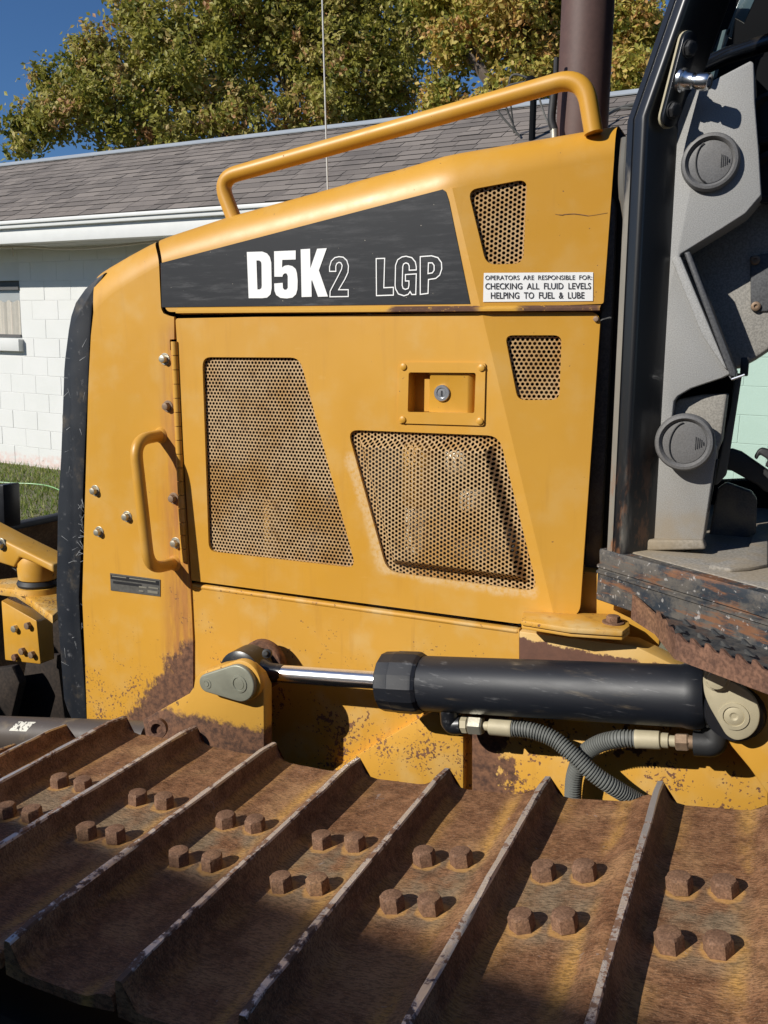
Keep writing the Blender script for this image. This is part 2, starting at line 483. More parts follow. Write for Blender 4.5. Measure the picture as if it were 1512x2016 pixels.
M['hose'] = flat('grey_ribbed_hose', (.135, .14, .13), .6, 0, .2, 60)
M['rubber'] = flat('black_rubber', (.018, .018, .019), .6, 0, .3, 40, .2)
M['seal'] = flat('dusty_grey_seal', (.105, .10, .088), .7, 0, .35, 20, .2)
M['dark'] = flat('dark_interior', (.004, .0045, .0055), .8, 0, .3, 10, Specular_IOR_Level=.1)  # near-black stands in for shade inside the engine bay and cab
M['engine'] = flat('engine_yellow', (.46, .25, .05), .6, 0, .4, 14, .2)
M['engine_dark'] = flat('engine_oily_black', (.016, .014, .012), .7, .1, .5, 14, .3)
M['engine_pale'] = flat('engine_pale_metal', (.55, .50, .40), .5, .2, .35, 20, .2)
M['plate'] = flat('worn_name_plate', (.17, .165, .15), .4, .5, .5, 90, .2)
M['plate_dark'] = flat('name_plate_black', (.03, .03, .032), .4, .2, .4, 120)
M['teal'] = flat('teal_sky_in_glass', (.075, .115, .125), .2, .0, .3, 9)  # sky glimpsed in the cab glass, put into an even teal
M['whip'] = flat('white_fibreglass', (.62, .62, .58), .4)
s = N('tinted_glass')
for nd in (s.b,): s.n.remove(nd)
gl = s.n.new('ShaderNodeBsdfGlossy'); gl.inputs['Roughness'].default_value = .02
tr = s.n.new('ShaderNodeBsdfTransparent'); tr.inputs[0].default_value = (.80, .92, .87, 1)
lw = s.n.new('ShaderNodeLayerWeight'); lw.inputs[0].default_value = .5
frv = s.math('MULTIPLY_ADD', s.math('POWER', lw.outputs['Facing'], 5), .5, .03)
mxs = s.n.new('ShaderNodeMixShader')
for a, b in ((frv, mxs.inputs[0]), (tr.outputs[0], mxs.inputs[1]), (gl.outputs[0], mxs.inputs[2]), (mxs.outputs[0], s.n['Material Output'].inputs[0])): s.t.links.new(a, b)
M['glass'] = s.m
M['clear'] = M['glass'].copy(); M['clear'].name = 'clear_glass'
[n for n in M['clear'].node_tree.nodes if n.type == 'BSDF_TRANSPARENT'][0].inputs[0].default_value = (.95, .96, .96, 1)
s = N('white_wall_paint')
n = s.noise(3, 5); col = s.mix(s.step(n, .3, .7), (.645, .65, .62), (.675, .675, .65))
z = s.xyz()[2]
pk = s.mul(s.step(s.math('MULTIPLY_ADD', s.noise(9, 5), .22, z), .64, .56), s.step(s.noise(20, 4), .3, .6))
col = s.mix(s.mul(pk, .8), col, (.66, .50, .45)); col = s.mix(s.mul(s.step(s.noise(26, 4), .66, .7), pk), col, (.20, .17, .15))
s.bump(s.noise(70, 4), .25, .004)
M['block'] = s.done(col, .75, 0, .2)
M['joint'] = flat('painted_mortar', (.62, .62, .595), .8, 0, .1, 5)
M['trim'] = flat('white_trim_paint', (.65, .655, .63), .55, 0, .08, 8, .1)
M['soffit'] = flat('soffit_paint', (.55, .54, .50), .7, 0, .1, 5)
s = N('asphalt_shingle')
oi = s.n.new('ShaderNodeObjectInfo'); rnd = oi.outputs['Random']
at_ = s.n.new('ShaderNodeAttribute'); at_.attribute_name = 'tone'
rn = s.math('FRACT', s.math('ADD', rnd, at_.outputs['Fac']))
col = s.mix(rn, (.118, .100, .086), (.230, .196, .168)); col = s.mix(s.mul(s.noise(260, 3), .5), col, (.30, .27, .25))
col = s.mix(s.mul(s.step(s.noise(1.6, 4), .5, .7), .45), col, (.085, .075, .072))
s.bump(s.noise(300, 3), .6, .004)
M['shingle'] = s.done(col, .9, 0, .15)
M['shade_edge'] = flat('shingle_shade_cut_edge', (.03, .027, .026), .95)  # black cut edge, also painting the shade lines between courses
M['ridge'] = flat('pale_ridge_metal', (.42, .45, .47), .5, .2, .12, 6)
M['wglass'] = flat('window_glass', (.06, .065, .07), .08, 0, .2, 4)
M['reflection_panel'] = flat('grey_glass_reflection', (.40, .40, .39), .8, 0, .1, 6)  # even grey stands in for the reflection in the glass
M['curtain'] = flat('beige_curtain', (.56, .49, .41), .8, 0, .15, 20)
M['winframe'] = flat('dark_window_frame', (.09, .085, .08), .5)
M['cable'] = flat('beige_cable', (.45, .40, .32), .6)
M['bark'] = flat('bark', (.10, .075, .055), .9, 0, .4, 12, .6)
def leaf_mat(name, cols):
    s = N(name)
    a = s.n.new('ShaderNodeAttribute'); a.attribute_name = 'tone'
    rp = s.n.new('ShaderNodeValToRGB'); s.link(a.outputs['Fac'], rp.inputs[0])
    e = rp.color_ramp.elements
    while len(e) < len(cols): e.new(.5)
    for i, c in enumerate(cols): e[i].position = i / (len(cols) - 1); e[i].color = c + (1,)
    tl = s.n.new('ShaderNodeBsdfTranslucent'); s.link(rp.outputs[0], tl.inputs[0])
    ms = s.n.new('ShaderNodeMixShader'); ms.inputs[0].default_value = .42
    s.done(rp.outputs[0], .55, 0, .35)
    s.t.links.new(s.b.outputs[0], ms.inputs[1]); s.t.links.new(tl.outputs[0], ms.inputs[2])
    s.t.links.new(ms.outputs[0], s.n['Material Output'].inputs[0])
    return s.m
M['leafA'] = leaf_mat('autumn_leaf_olive', [(.12, .14, .022), (.31, .285, .045), (.38, .36, .075), (.54, .45, .16), (.50, .27, .12)])
M['leafB'] = leaf_mat('autumn_leaf_golden', [(.13, .16, .025), (.30, .30, .05), (.50, .44, .09), (.64, .48, .14), (.54, .29, .10)])
M['grass'] = leaf_mat('grass_blade', [(.10, .16, .025), (.17, .23, .04), (.25, .28, .07), (.40, .36, .16)])
s = N('yard_soil'); n = s.noise(1.5, 6); col = s.mix(s.step(n, .35, .65), (.13, .115, .065), (.20, .18, .11))
col = s.mix(s.mul(s.noise(60, 4), .5), col, (.06, .065, .025)); s.bump(s.noise(30, 6), .6, .02)
M['soil'] = s.done(col, .95)
M['ghose'] = flat('green_garden_hose', (.22, .42, .17), .4)
M['shedmetal'] = flat('grey_corrugated_metal', (.34, .345, .34), .5, .3, .1, 4)

# ------------------------------------------------------------------ setting: ground and house
HE1 = V((math.cos(rad(-3.75)) * math.cos(rad(-1.25)), math.sin(rad(-3.75)) * math.cos(rad(-1.25)), math.sin(rad(-1.25))))
HE2 = V((-HE1.y, HE1.x, 0)).normalized()
HE3 = HE1.cross(HE2)
HO = CAM + ray(0, 914) * 9.93                   # wall foot at the left of the view
def H(a, b, c): return HO + HE1 * a + HE2 * b + HE3 * c
def onwall(x, y, b=0):
    p = atp(x, y, HO + HE2 * b, HE2) - HO
    return p.dot(HE1), p.dot(HE3)
HROT = Matrix((HE1, HE2, HE3)).transposed()
GZ = HO.z
def ground_z(x, y):
    d = (V((x, y, 0)) - V((HO.x, HO.y, 0))).dot(HE2)
    t = min(1, max(0, (d + 6.5) / 6.0)); t = t * t * (3 - 2 * t)
    return t * (GZ + .02 - .022 * max(-8, min(16, x - HO.x)))
bm = bm_(); rows = []
xs = [-120, -60, -30, -20] + [-16 + i for i in range(33)] + [20, 30, 60, 120]
ys = [-80, -30, -10, -4] + [-2 + i * .7 for i in range(22)] + [16, 22, 40, 140]
for y in ys: rows.append([bm.verts.new((x, y, ground_z(x, y))) for x in xs])
for A, B in zip(rows, rows[1:]):
    for i in range(len(xs) - 1): bm.faces.new((A[i], A[i + 1], B[i + 1], B[i]))
tag(obj('ground', bm, M['soil']), kind='structure')
bm = bm_(); tl = bm.verts.layers.float.new('tone')
for i in range(26000):
    a = random.uniform(-3.5, 4.2); d = -random.uniform(.02, 3.8)
    p = H(a, d, 0); z = ground_z(p.x, p.y)
    h = random.uniform(.03, .075); an = random.uniform(0, 6.3); wv = random.uniform(.004, .009)
    q = V((math.cos(an), math.sin(an), 0)); l = V((random.uniform(-1, 1), random.uniform(-1, 1), 0)) * h * .7
    b0 = V((p.x, p.y, z - .004))
    t = min(1, max(0, random.gauss(.42, .25)))
    vs = [bm.verts.new(c) for c in (b0 - q * wv, b0 + q * wv, b0 + l + V((0, 0, h)))]
    for v in vs: v[tl] = t
    bm.faces.new(vs)
tag(obj('grass', bm, M['grass'], smooth=0, recalc=False), 'short patchy lawn grass growing in front of the white house wall', 'grass', kind='stuff')
def gp(x, y, up=0):
    z = .35
    for _ in range(8):
        p = atz(x, y, z + up); z = ground_z(p.x, p.y)
    return atz(x, y, z + up)
bm = tube(spline([gp(-60, 938, .04), gp(-10, 948, .04), gp(30, 951, .04), gp(70, 953, .045), (gp(100, 958, .045)), gp(135, 972, .04), gp(190, 985, .04)]), .006, 8)
tag(obj('garden_hose', bm, M['ghose']), 'light green garden hose lying across the lawn by the white wall', 'hose')

house = empty('house', H(0, 0, 0), 'low white painted block house with a grey shingle roof behind the bulldozer', 'house')
INV[house.name] = Matrix.Translation(-house.location)
def hbox(a0, a1, b0, b1, c0, c1, bm=None, b=0):
    return box(H((a0 + a1) / 2, (b0 + b1) / 2, (c0 + c1) / 2), (a1 - a0, b1 - b0, c1 - c0), HROT, bm, b)
A0, A1 = -9.0, 15.5
OV = .52
fb = onwall(0, 481, -OV)[1]                      # fascia bottom
ft = onwall(0, 446, -OV)[1]
wt = fb + .03                                    # wall top, just above the soffit
# window opening at the left
wa1 = onwall(38, 600)[0]; wa0 = wa1 - 1.45
wc0, wc1 = onwall(38, 664)[1], onwall(36, 552)[1]
sc0, sc1 = onwall(20, 691)[1], onwall(20, 667)[1]
wall = obj('wall', hbox(A0, wa0, .012, .2, -.3, wt), M['joint'], house)
bm = hbox(A0, wa0, .012, .2, -.4, wt); hbox(wa1, A1, .012, .2, -.4, wt, bm); hbox(wa0, wa1, .012, .2, -.4, wc0, bm); hbox(wa0, wa1, .012, .2, wc1, wt, bm)
me = D.meshes.new('wall'); bm.to_mesh(me); bm.free(); me.materials.append(M['joint']); wall.data = me
BH, BW, JT = .203, .406, .005
block0 = None
aR0, aR1 = onwall(1400, 800)[0], onwall(1530, 800)[0]
c_first = onwall(27, 877)[1]
c_first -= math.ceil(c_first / BH) * BH
a_first = onwall(74, 860)[0]
rest = bm_()
k = 0; nblk = 0
c = c_first
while c < wt:
    off = 0 if k % 2 else BW / 2
    i = math.floor((A0 - a_first) / BW) - 1
    while a_first + off + i * BW < A1:
        a = a_first + off + i * BW + BW / 2; i += 1
        c1 = min(c + BH, wt); 
        if a - BW / 2 < A0 or a + BW / 2 > A1 or c1 - c < .03: continue
        lo, hi = a - BW / 2, a + BW / 2
        if lo < wa1 and hi > wa0 and c1 > sc0 - .02 and c < wc1:
            if lo < wa1 < hi: lo = wa1 + .01
            elif lo < wa0 < hi: hi = wa0 - .01
            else: continue
            if hi - lo < .05: continue
        vis = (-.6 < a < 2.3) or (aR0 - .5 < a < aR1 + .5 and c < 2.4)
        full = abs(hi - lo - BW) < .01 and abs(c1 - c - BH) < .01
        ctr = H((lo + hi) / 2, .034 + random.uniform(-.0015, .0015), (c + c1) / 2)
        if vis:
            if full and block0:
                o = block0.copy(); COL.objects.link(o)
            else:
                o = obj('block', box((0, 0, 0), (hi - lo - JT, .05, c1 - c - JT), None, None, .0015, 1), M['block'], None)
                if full: block0 = o
            o.parent = wall
            o.matrix_basis = Matrix.Translation(ctr) @ HROT.to_4x4()
            nblk += 1
        else: box(ctr, (hi - lo - JT, .05, c1 - c - JT), HROT, rest)
    c += BH; k += 1
obj('block_courses', rest, M['block'], wall, kind='stuff')
# window
win = obj('window', hbox(wa0, wa1, .05, .09, wc0, wc1), M['seal'], house)
bm = hbox(wa0, wa1, -.005, .05, wc1 - .10, wc1 - .06); hbox(wa0, wa0 + .04, -.005, .05, wc0 + .03, wc1 - .10, bm); hbox(wa0, wa1, -.005, .05, wc0, wc0 + .03, bm)
sub = obj
sub('frame', bm, M['winframe'], win)
sub('reflection_panel', hbox(wa0 + .04, wa1, .040, .044, wc0 + .03, wc1 - .1), M['reflection_panel'], win)  # flat grey panel stands in for the reflection in the upper glass
bm = bm_(); n = 60
vs = []
for i in range(n + 1):
    a = wa0 + .03 + (wa1 - wa0 - .05) * i / n
    d = .040 + .006 * math.sin(i * .9) + .004 * math.sin(i * 2.3)
    d -= .012; vs.append((bm.verts.new(H(a, d - .002, wc0 + .03)), bm.verts.new(H(a, d, wc1 - .22 + .012 * math.sin(i)))))
for p, q in zip(vs, vs[1:]): bm.faces.new((p[0], q[0], q[1], p[1]))
sub('curtain', bm, M['curtain'], win)
sub('pane', hbox(wa0 + .04, wa1, .018, .022, wc0 + .03, wc1 - .1), M['clear'], win)
sub('sill', hbox(wa0 - .05, wa1 + .03, -.06, .04, sc0, sc1, b=.008), M['block'], win)
# eaves, roof
obj('fascia', hbox(A0 - .4, A1 + .4, -OV - .02, -OV, fb, ft, b=.003), M['trim'], house)
obj('gutter', hbox(A0 - .4, A1 + .4, -OV - .062, -OV - .022, ft - .035, ft + .018, hbox(A0 - .4, A1 + .4, -OV - .082, -OV - .064, ft + .002, ft + .036, b=.006), b=.008), M['trim'], house)
obj('soffit', hbox(A0 - .4, A1 + .4, -OV, .012, fb + .02, fb + .04), M['soffit'], house)
PT = rad(30)
def slope(a, t, n=0):                            # point on the roof, t metres up the slope
    return H(a, -OV - .075 + t * math.cos(PT) - n * math.sin(PT), ft + .038 + t * math.sin(PT) + n * math.cos(PT))
RN = HE3 * math.cos(PT) - HE2 * math.sin(PT)
RO = slope(0, 0)
q = atp(30, 323, RO, RN) - RO
RS = HE2 * math.cos(PT) + HE3 * math.sin(PT)
TL = q.dot(RS)
bm = bm_()
def quadbox(bm, a0, a1, t0, t1, n0, n1, edge=False):
    P = [slope(a, t, n) for n in (n0, n1) for a, t in ((a0, t0), (a1, t0), (a1, t1), (a0, t1))]
    vs = [bm.verts.new(p) for p in P]
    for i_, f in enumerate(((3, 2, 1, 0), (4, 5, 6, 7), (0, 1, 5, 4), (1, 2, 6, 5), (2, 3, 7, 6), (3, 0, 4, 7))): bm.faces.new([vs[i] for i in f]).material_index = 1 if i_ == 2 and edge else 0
quadbox(bm, A0 - .4, A1 + .4, 0, TL, -.03, 0)
roof = obj('roof', bm, M['shingle'], house)
# far slope, gable ends and the ridge cap
bm = bm_()
rb = lambda a, t: H(a, -OV - .075 + (TL + t) * math.cos(PT), ft + .038 + (TL - t) * math.sin(PT))
face(bm, [rb(A0 - .4, 0), rb(A1 + .4, 0), rb(A1 + .4, TL), rb(A0 - .4, TL)])
o = obj('back_slope', bm, M['shingle'], roof)
bm = bm_()
DP = 2 * (TL * math.cos(PT) - OV - .075)
for a in (A0, A1): face(bm, [H(a, .02, -.3), H(a, DP, -.3), H(a, DP, wt), H(a, DP / 2, wt + TL * math.sin(PT) - .1), H(a, .02, wt)])
face(bm, [H(A0, DP, -.3), H(A1, DP, -.3), H(A1, DP, wt), H(A0, DP, wt)])
obj('gable', bm, M['joint'], house)
bm = bm_(); quadbox(bm, A0 - .4, A1 + .4, TL - .10, TL + .02, .016, .026)
o = obj('ridge_cap', bm, M['ridge'], roof)
sh = []
EX = .128
c = 0
while c * EX < TL - .1:
    a = A0 - .4 + random.uniform(0, .2)
    while a < A1 + .4:
        wd = random.choice((.12, .17, .2, .25, .33)); sh.append((a, wd, c * EX, random.uniform(.003, .009))); a += wd
    c += 1
def vis_px(p):
    d = p - CAM; z = d.dot(FW)
    return 756 + FPX * d.dot(RT) / z, 1008 - FPX * d.dot(UP) / z
def hood_hides(x, y): return y > (478 - .29 * (x - 320) if x < 872 else 311 - .175 * (x - 872)) or x > 1260
cand = []
for i, (a, wd, t, th) in enumerate(sh):
    x, y = vis_px(slope(a + wd / 2, t + .06)); 
    if -10 < x and not hood_hides(x, y): cand.append(((slope(a, t) - CAM).length / wd, i))
pick = set(i for _, i in sorted(cand)[:298])
rest = bm_(); tone = rest.verts.layers.float.new('tone')
protos = {}
for i, (a, wd, t, th) in enumerate(sh):
    t1 = min(t + EX + .02, TL - .02)
    if i in pick:
        th = round(th / .0035) * .0035
        key = (wd, th, round(t1 - t, 3))
        tilt = Matrix.Rotation(PT, 3, HE1)
        mw = Matrix.Translation(slope(a + wd / 2, t)) @ (tilt @ HROT).to_4x4()
        if key not in protos:
            bm = bm_()
            L = t1 - t; hw = wd / 2 - .003
            vs = [bm.verts.new(p) for p in ((-hw, 0, .001), (hw, 0, .001), (hw, L, -.004), (-hw, L, -.004), (-hw, 0, th + .003), (hw, 0, th + .003), (hw, L, .003), (-hw, L, .003))]
            for f in ((3, 2, 1, 0), (4, 5, 6, 7), (0, 1, 5, 4), (1, 2, 6, 5), (2, 3, 7, 6), (3, 0, 4, 7)): bm.faces.new([vs[j] for j in f])
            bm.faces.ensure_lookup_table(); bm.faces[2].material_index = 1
            o = obj('shingle', bm, [M['shingle'], M['shade_edge']], None, 0); protos[key] = o
        else: o = protos[key].copy(); COL.objects.link(o)
        o.parent = roof; o.matrix_basis = mw
    else:
        n0 = len(rest.verts)
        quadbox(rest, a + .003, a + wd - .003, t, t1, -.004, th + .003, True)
        rest.verts.ensure_lookup_table(); tn = random.random()
        for v in rest.verts[n0:]: v[tone] = tn
        for v in rest.verts[n0 + 6:n0 + 8]: v.co -= RN * th
o = obj('shingle_courses', rest, [M['shingle'], M['shade_edge']], roof, 0, kind='stuff')
# cable sagging under the eaves
def hp(x, y, b): a, c = onwall(x, y, b); return H(a, b, c)
bm = tube(spline([hp(-40, 488, -.3), hp(20, 486, -.3), hp(60, 486, -.28), hp(110, 489, -.26), hp(180, 488, -.26), hp(300, 476, -.26), hp(420, 462, -.26)]), .012, 8)
tube([hp(24, 484, -.3), hp(26, 505, -.3)], .006, 6, bm)
tag(obj('eave_cable', bm, M['cable']), 'beige cable sagging beneath the white eaves of the house', 'cable')
# service mast with its tangle of wires on the roof
def rp(x, y, n=.02):
    o = RO + RN * n; return atp(x, y, o, RN)
mast = empty('service_mast', rp(1047, 282), 'short dark mast with a tangle of grey wires on the shingle roof', 'mast')
INV[mast.name] = Matrix.Translation(-mast.location)
b0 = rp(1047, 283, -.02); up = V((0, 0, 1))
obj('pole', tube([b0, b0 + up * .42], .026, 10), M['dark'], mast)
obj('weatherhead', lathe(b0 + up * .37, (-.25, -.2, 1), [(0, .035), (.05, .055), (.1, .05), (.13, .02)], 14), M['dark'], mast)
tp = b0 + up * .47
for i in range(5):
    e = rp(1012 + i * 6, 262 + i * 4, .02) if i < 3 else rp(1085 + i * 4, 264 + i * 3, .03)
    m1 = tp + V((-.18 - .05 * i, -.05, .02 - .09 * i)) if i < 3 else tp + V((.1, 0, -.28))
    obj('wire', tube(spline([tp, m1, e], 8), .008, 6), M['seal'], mast)
bm = tube(spline([rp(1180, 236, .08), rp(1215, 215, .08), rp(1265, 203, .08), rp(1330, 200, .08)]), .014, 6)
tube(spline([rp(1175, 222, .06), rp(1215, 214, .08), rp(1270, 213, .06), rp(1340, 212, .08)]), .009, 6, bm)
tag(obj('roof_cable', bm, M['seal']), 'dark cables lying on the shingle roof right of the exhaust stack', 'cable')

# ------------------------------------------------------------------ trees behind the house
def tree(name, label, base, lobes, leafm, n_leaf, limbs, bias, size):
    t = empty(name, base, label, 'tree', 'autumn trees behind the house')
    INV[t.name] = Matrix.Translation(-V(base))
    fork = V(base) + V((0, 0, 3.0))
    bm = tube(spline([V(base), V(base) + V((.05, 0, 1.5)), fork], 4), [.34 - .012 * i for i in range(9)], 12)
    cen = [(V(c), r) for c, r in lobes]
    for c, r in cen[:limbs]:
        mid = fork.lerp(c, .5) + V((random.uniform(-.5, .5), random.uniform(-.5, .5), .5))
        P = spline([fork - V((0, 0, .3)), mid, c], 5)
        tube(P, [.17 * (1 - i / (len(P) + 2)) for i in range(len(P))], 7, bm)
        for k in range(5):
            e = c + V([random.gauss(0, 1) for _ in range(3)]).normalized() * r * .7
            P = spline([mid.lerp(c, random.random()), c.lerp(e, .5) + V((0, 0, .2)), e], 4)
            tube(P, [.05 * (1 - i / (len(P) + 1)) for i in range(len(P))], 5, bm)
    obj('trunk', bm, M['bark'], t)
    bm = bm_(); tl = bm.verts.layers.float.new('tone')
    tot = sum(r ** 2 for _, r in cen)
    for c, r in cen:
        ncl = int(n_leaf * r * r / tot / 26)
        lt = random.gauss(0, .06)
        for _ in range(ncl):
            d = V([random.gauss(0, 1) for _ in range(3)]).normalized()
            rr = r * (random.random() ** .42) * random.uniform(.78, 1.08)
            p = c + V((d.x * rr, d.y * rr, d.z * rr * .9))
            if p.z < 2.2: continue
            ct = random.gauss(.46 + bias + lt, .23)
            cs = random.uniform(.13, .26)
            dr = V([random.gauss(0, 1) for _ in range(3)]).normalized()
            for _ in range(26):
                q = p + V([random.gauss(0, 1) for _ in range(3)]) * cs * .55 + V((0, 0, -.1)) * random.random()
                nn = (V([random.gauss(0, 1) for _ in range(3)]) + d * .6 + V((0, 0, .3))).normalized()
                a = nn.orthogonal().normalized(); b = nn.cross(a)
                an = random.uniform(0, 6.3); a, b = a * math.cos(an) + b * math.sin(an), b * math.cos(an) - a * math.sin(an)
                L = size * random.uniform(.7, 1.3); W = L * .62
                vs = [bm.verts.new(v) for v in (q - a * L * .5, q + b * W * .5 + nn * L * .07, q + a * L * .55, q - b * W * .5 + nn * L * .07)]
                tn = min(1, max(0, ct + random.gauss(0, .13)))
                for v in vs: v[tl] = tn
                bm.faces.new(vs)
    obj('crown', bm, leafm, t, 0, recalc=False)
    return t
def lob(x, y, dist, rpx): return (CAM + ray(x, y) * dist, rpx * dist / FPX)
def gbase(x, dist):
    p = CAM + ray(x, 600) * dist; return V((p.x, p.y, ground_z(p.x, p.y) - .05))
tree('broadleaf_tree', 'large olive green autumn tree spreading behind the left half of the roof', gbase(560, 20),
     [lob(560, 60, 20, 170), lob(380, 150, 19, 130), lob(250, 200, 19, 115), lob(690, 130, 19.5, 140), lob(160, 180, 19, 75), lob(210, 110, 19, 70), lob(110, 220, 18.6, 62),
      lob(60, 245, 18.6, 55), lob(150, 110, 19, 48), lob(90, 150, 19, 36), lob(300, 60, 19, 85), lob(420, 10, 19.5, 120), lob(600, -60, 20, 180), lob(800, 20, 20, 150), lob(330, 265, 18.8, 80), lob(480, 240, 18.8, 95), lob(620, 230, 19, 90), lob(40, 285, 18.6, 26), lob(15, 250, 18.6, 26), lob(250, 10, 19, 42), lob(760, 180, 19.5, 80), lob(450, -150, 20, 150), lob(750, -150, 20.5, 170)],
     M['leafA'], 98000, 4, 0, .125)
tree('golden_tree', 'golden autumn tree showing sky gaps behind the exhaust stack', gbase(1060, 17),
     [lob(1000, 20, 17, 120), lob(900, 80, 17, 60), lob(1080, 130, 17, 70), lob(1010, 175, 16.6, 55), lob(950, 215, 16.4, 45), lob(1230, 40, 17, 75), lob(1240, 140, 16.8, 62), lob(1120, 30, 17.5, 110), lob(880, -20, 17.5, 80), lob(1270, 60, 17, 42), lob(1180, 190, 16.6, 40), lob(870, 190, 17.5, 50), lob(1050, -90, 17, 130), lob(1270, 190, 16.6, 35)],
     M['leafB'], 50000, 5, .06, .115)

# ------------------------------------------------------------------ unseen shed added so its eave shades the near edge of the track
shed = empty('shadow_shed', (-2, -2.8, 0), 'unseen grey corrugated metal shed added behind the camera to shade the track', 'shed')
INV[shed.name] = Matrix.Translation(-shed.location)
bm = bm_(); pr = []
n = 260
for i in range(n + 1):
    x = -8 + 14 * i / n; y = -3.0 + (.02 if i % 4 in (1, 2) else 0)
    pr.append((bm.verts.new((x, y, 0)), bm.verts.new((x, y, 3.1))))
for a, b in zip(pr, pr[1:]): bm.faces.new((a[0], b[0], b[1], a[1]))
obj('wall', bm, M['shedmetal'], shed)
obj('roof', prism([(-8.2, -2.235, 3.17), (-8.2, -6.2, 3.9), (-8.2, -6.2, 3.96), (-8.2, -2.235, 3.23)], (14.4, 0, 0)), M['shedmetal'], shed)

# ------------------------------------------------------------------ the bulldozer
B = empty('bulldozer', (-.8, 1.9, 0), 'yellow crawler bulldozer with black trim, rusty steel tracks and open cab door', 'bulldozer')
INV[B.name] = Matrix.Translation(-B.location)
L2 = lambda p, q, t: p + (q - p) * t

# shell: side sheet plus rounded shoulder and top
def shoulder(stations, yb, far=2.28, nseg=16, fardrop=.5):
    bm = bm_(); rows = []
    for (bx, by), (tx, ty) in stations:
        p = onside(bx, by)
        R = .055
        t = at(tx, ty, p.y + R * .86)
        row = []
        for k in range(nseg + 1):
            th = k / nseg * math.pi / 2
            row.append(V((p.x + (t.x - p.x) * math.sin(th) ** 2, p.y + R * (1 - math.cos(th)), p.z + (t.z + .002 - p.z) * math.sin(th))))
        zt = row[-1].z
        for yy in (1.6, 1.85, far - .055): row.append(V((t.x, yy, zt + .004 * (yy - 1.45))))
        for k in range(1, nseg + 1):
            th = k / nseg * math.pi / 2
            row.append(V((t.x, far - .055 + .055 * math.sin(th), zt - .05 * (1 - math.cos(th)))))
        row.append(V((t.x, far, 1.0)))
        rows.append([bm.verts.new(v) for v in row])
    for A, C in zip(rows, rows[1:]):
        for k in range(len(A) - 1): bm.faces.new((A[k], C[k], C[k + 1], A[k + 1]))
    return bm
hst = [((319, 521), (318, 474)), ((330, 517), (328, 470)), ((350, 511), (348, 462.5)), ((450, 485), (450, 429)), ((645, 434), (645, 375)), ((800, 394), (800, 332)), ((858, 378.5), (858, 315)), ((878, 373.5), (874, 310)), ((905, 368), (905, 303.5)), ((1050, 341), (1050, 279)), ((1209, 311), (1218, 250))]
bm = shoulder(hst, 0)
for y0 in (0,):
    side = [h[0] for h in hst]
    outline = side2d(side + [(1188, 598), (1185, 602)][:1] + [(945, 607), (362, 607), (362, 614), (325, 614)])
    ob = rpoly(outline, [0] * (len(side)) + [.004, 0, 0, .003, .016])
    opening = rpoly(side2d([(921, 374), (1038, 352), (1030, 519), (957, 521)]), .016)
    sb = sheet(ob, [opening], .005)
    merge(bm, sb)
hood = obj('hood', bm, M['yellow'], B, 11)
# folded lower lip of the bonnet, rubbed to rust in two places
def lip(px0, px1, m, name, off, y0=606, y1=617, lab=None):
    bm = bm_(); rows = []
    n = 30
    for i in range(n + 1):
        x = px0 + (px1 - px0) * i / n
        a, b_ = onside(x, y0 - .011 * (x - 345) * .6), onside(x, y1 - .011 * (x - 345) * .6)
        P = [a + V((0, -.0008, 0)), a.lerp(b_, .3) + V((0, off * .55, 0)), a.lerp(b_, .6) + V((0, off, 0)), b_ + V((0, off, 0)), b_ + V((0, .012, -.002))]
        rows.append([bm.verts.new(q) for q in P])
    for A, C in zip(rows, rows[1:]):
        for k in range(4): bm.faces.new((A[k], C[k], C[k + 1], A[k + 1]))
    return obj(name, bm, m, hood, 50, lab)
s = N('lip_paint')
x, y, z = s.xyz()
wv = s.math('MULTIPLY_ADD', s.noise(40, 5, stretch=(.6, 1, 1)), .06, x)
def xr(p0, p1):
    a, b_ = onside(p0, 612).x, onside(p1, 612).x
    return s.mul(s.step(wv, a + .02, a + .045), s.step(wv, b_ + .045, b_ + .02))
k = s.mul(s.mx(xr(770, 945), xr(1030, 1190)), s.step(s.noise(70, 5, rough=.7), .33, .42))
s.bump(s.noise(90, 4), .25, .001)
M['lip'] = s.done(s.mix(k, (.60, .325, .05), s.mix(s.noise(60, 5), (.05, .025, .016), (.15, .07, .04))), s.mix(k, (.35,) * 3, (.85,) * 3))
lip(352, 1183, M['lip'], 'lip', -.010)
# black decal and lettering
dec = obj('decal', lay([side2d([(317, 518), (872, 373), (878, 377), (884, 395), (926, 598), (319, 605)])], lambda x, z: YH, -.0012), M['decal'], hood, 0)
def g2(pts): return [xz(at(470 + x / 3.6, 470 + y / 3.6, YH)) for x, y in pts]
def fill(outline, holes=()):
    return sheet(g2(outline), [g2(h) for h in holes], 0, lambda x, z: YH, -.0022, False)
Dg = ([(62, 95), (170, 92), (205, 105), (225, 130), (235, 170), (238, 350), (230, 395), (205, 418), (170, 422), (75, 422)], [[(130, 155), (150, 155), (163, 165), (166, 180), (168, 335), (165, 352), (152, 360), (137, 360)]])
F5 = ([(255, 90), (408, 84), (408, 148), (313, 151), (311, 205), (330, 192), (355, 188), (385, 195), (408, 215), (417, 245), (422, 300), (420, 360), (410, 395), (385, 418), (345, 424), (300, 420), (270, 400), (258, 370), (256, 318), (316, 313), (318, 350), (328, 362), (342, 362), (352, 350), (352, 265), (345, 248), (332, 245), (318, 255), (314, 270), (257, 270)], [])
Kg = ([(443, 76), (510, 72), (512, 210), (560, 72), (628, 68), (572, 225), (636, 410), (566, 412), (523, 292), (519, 305), (521, 412), (450, 414)], [])
for g in (Dg, F5, Kg): obj('letter', fill(*g), M['white'], dec, 0)
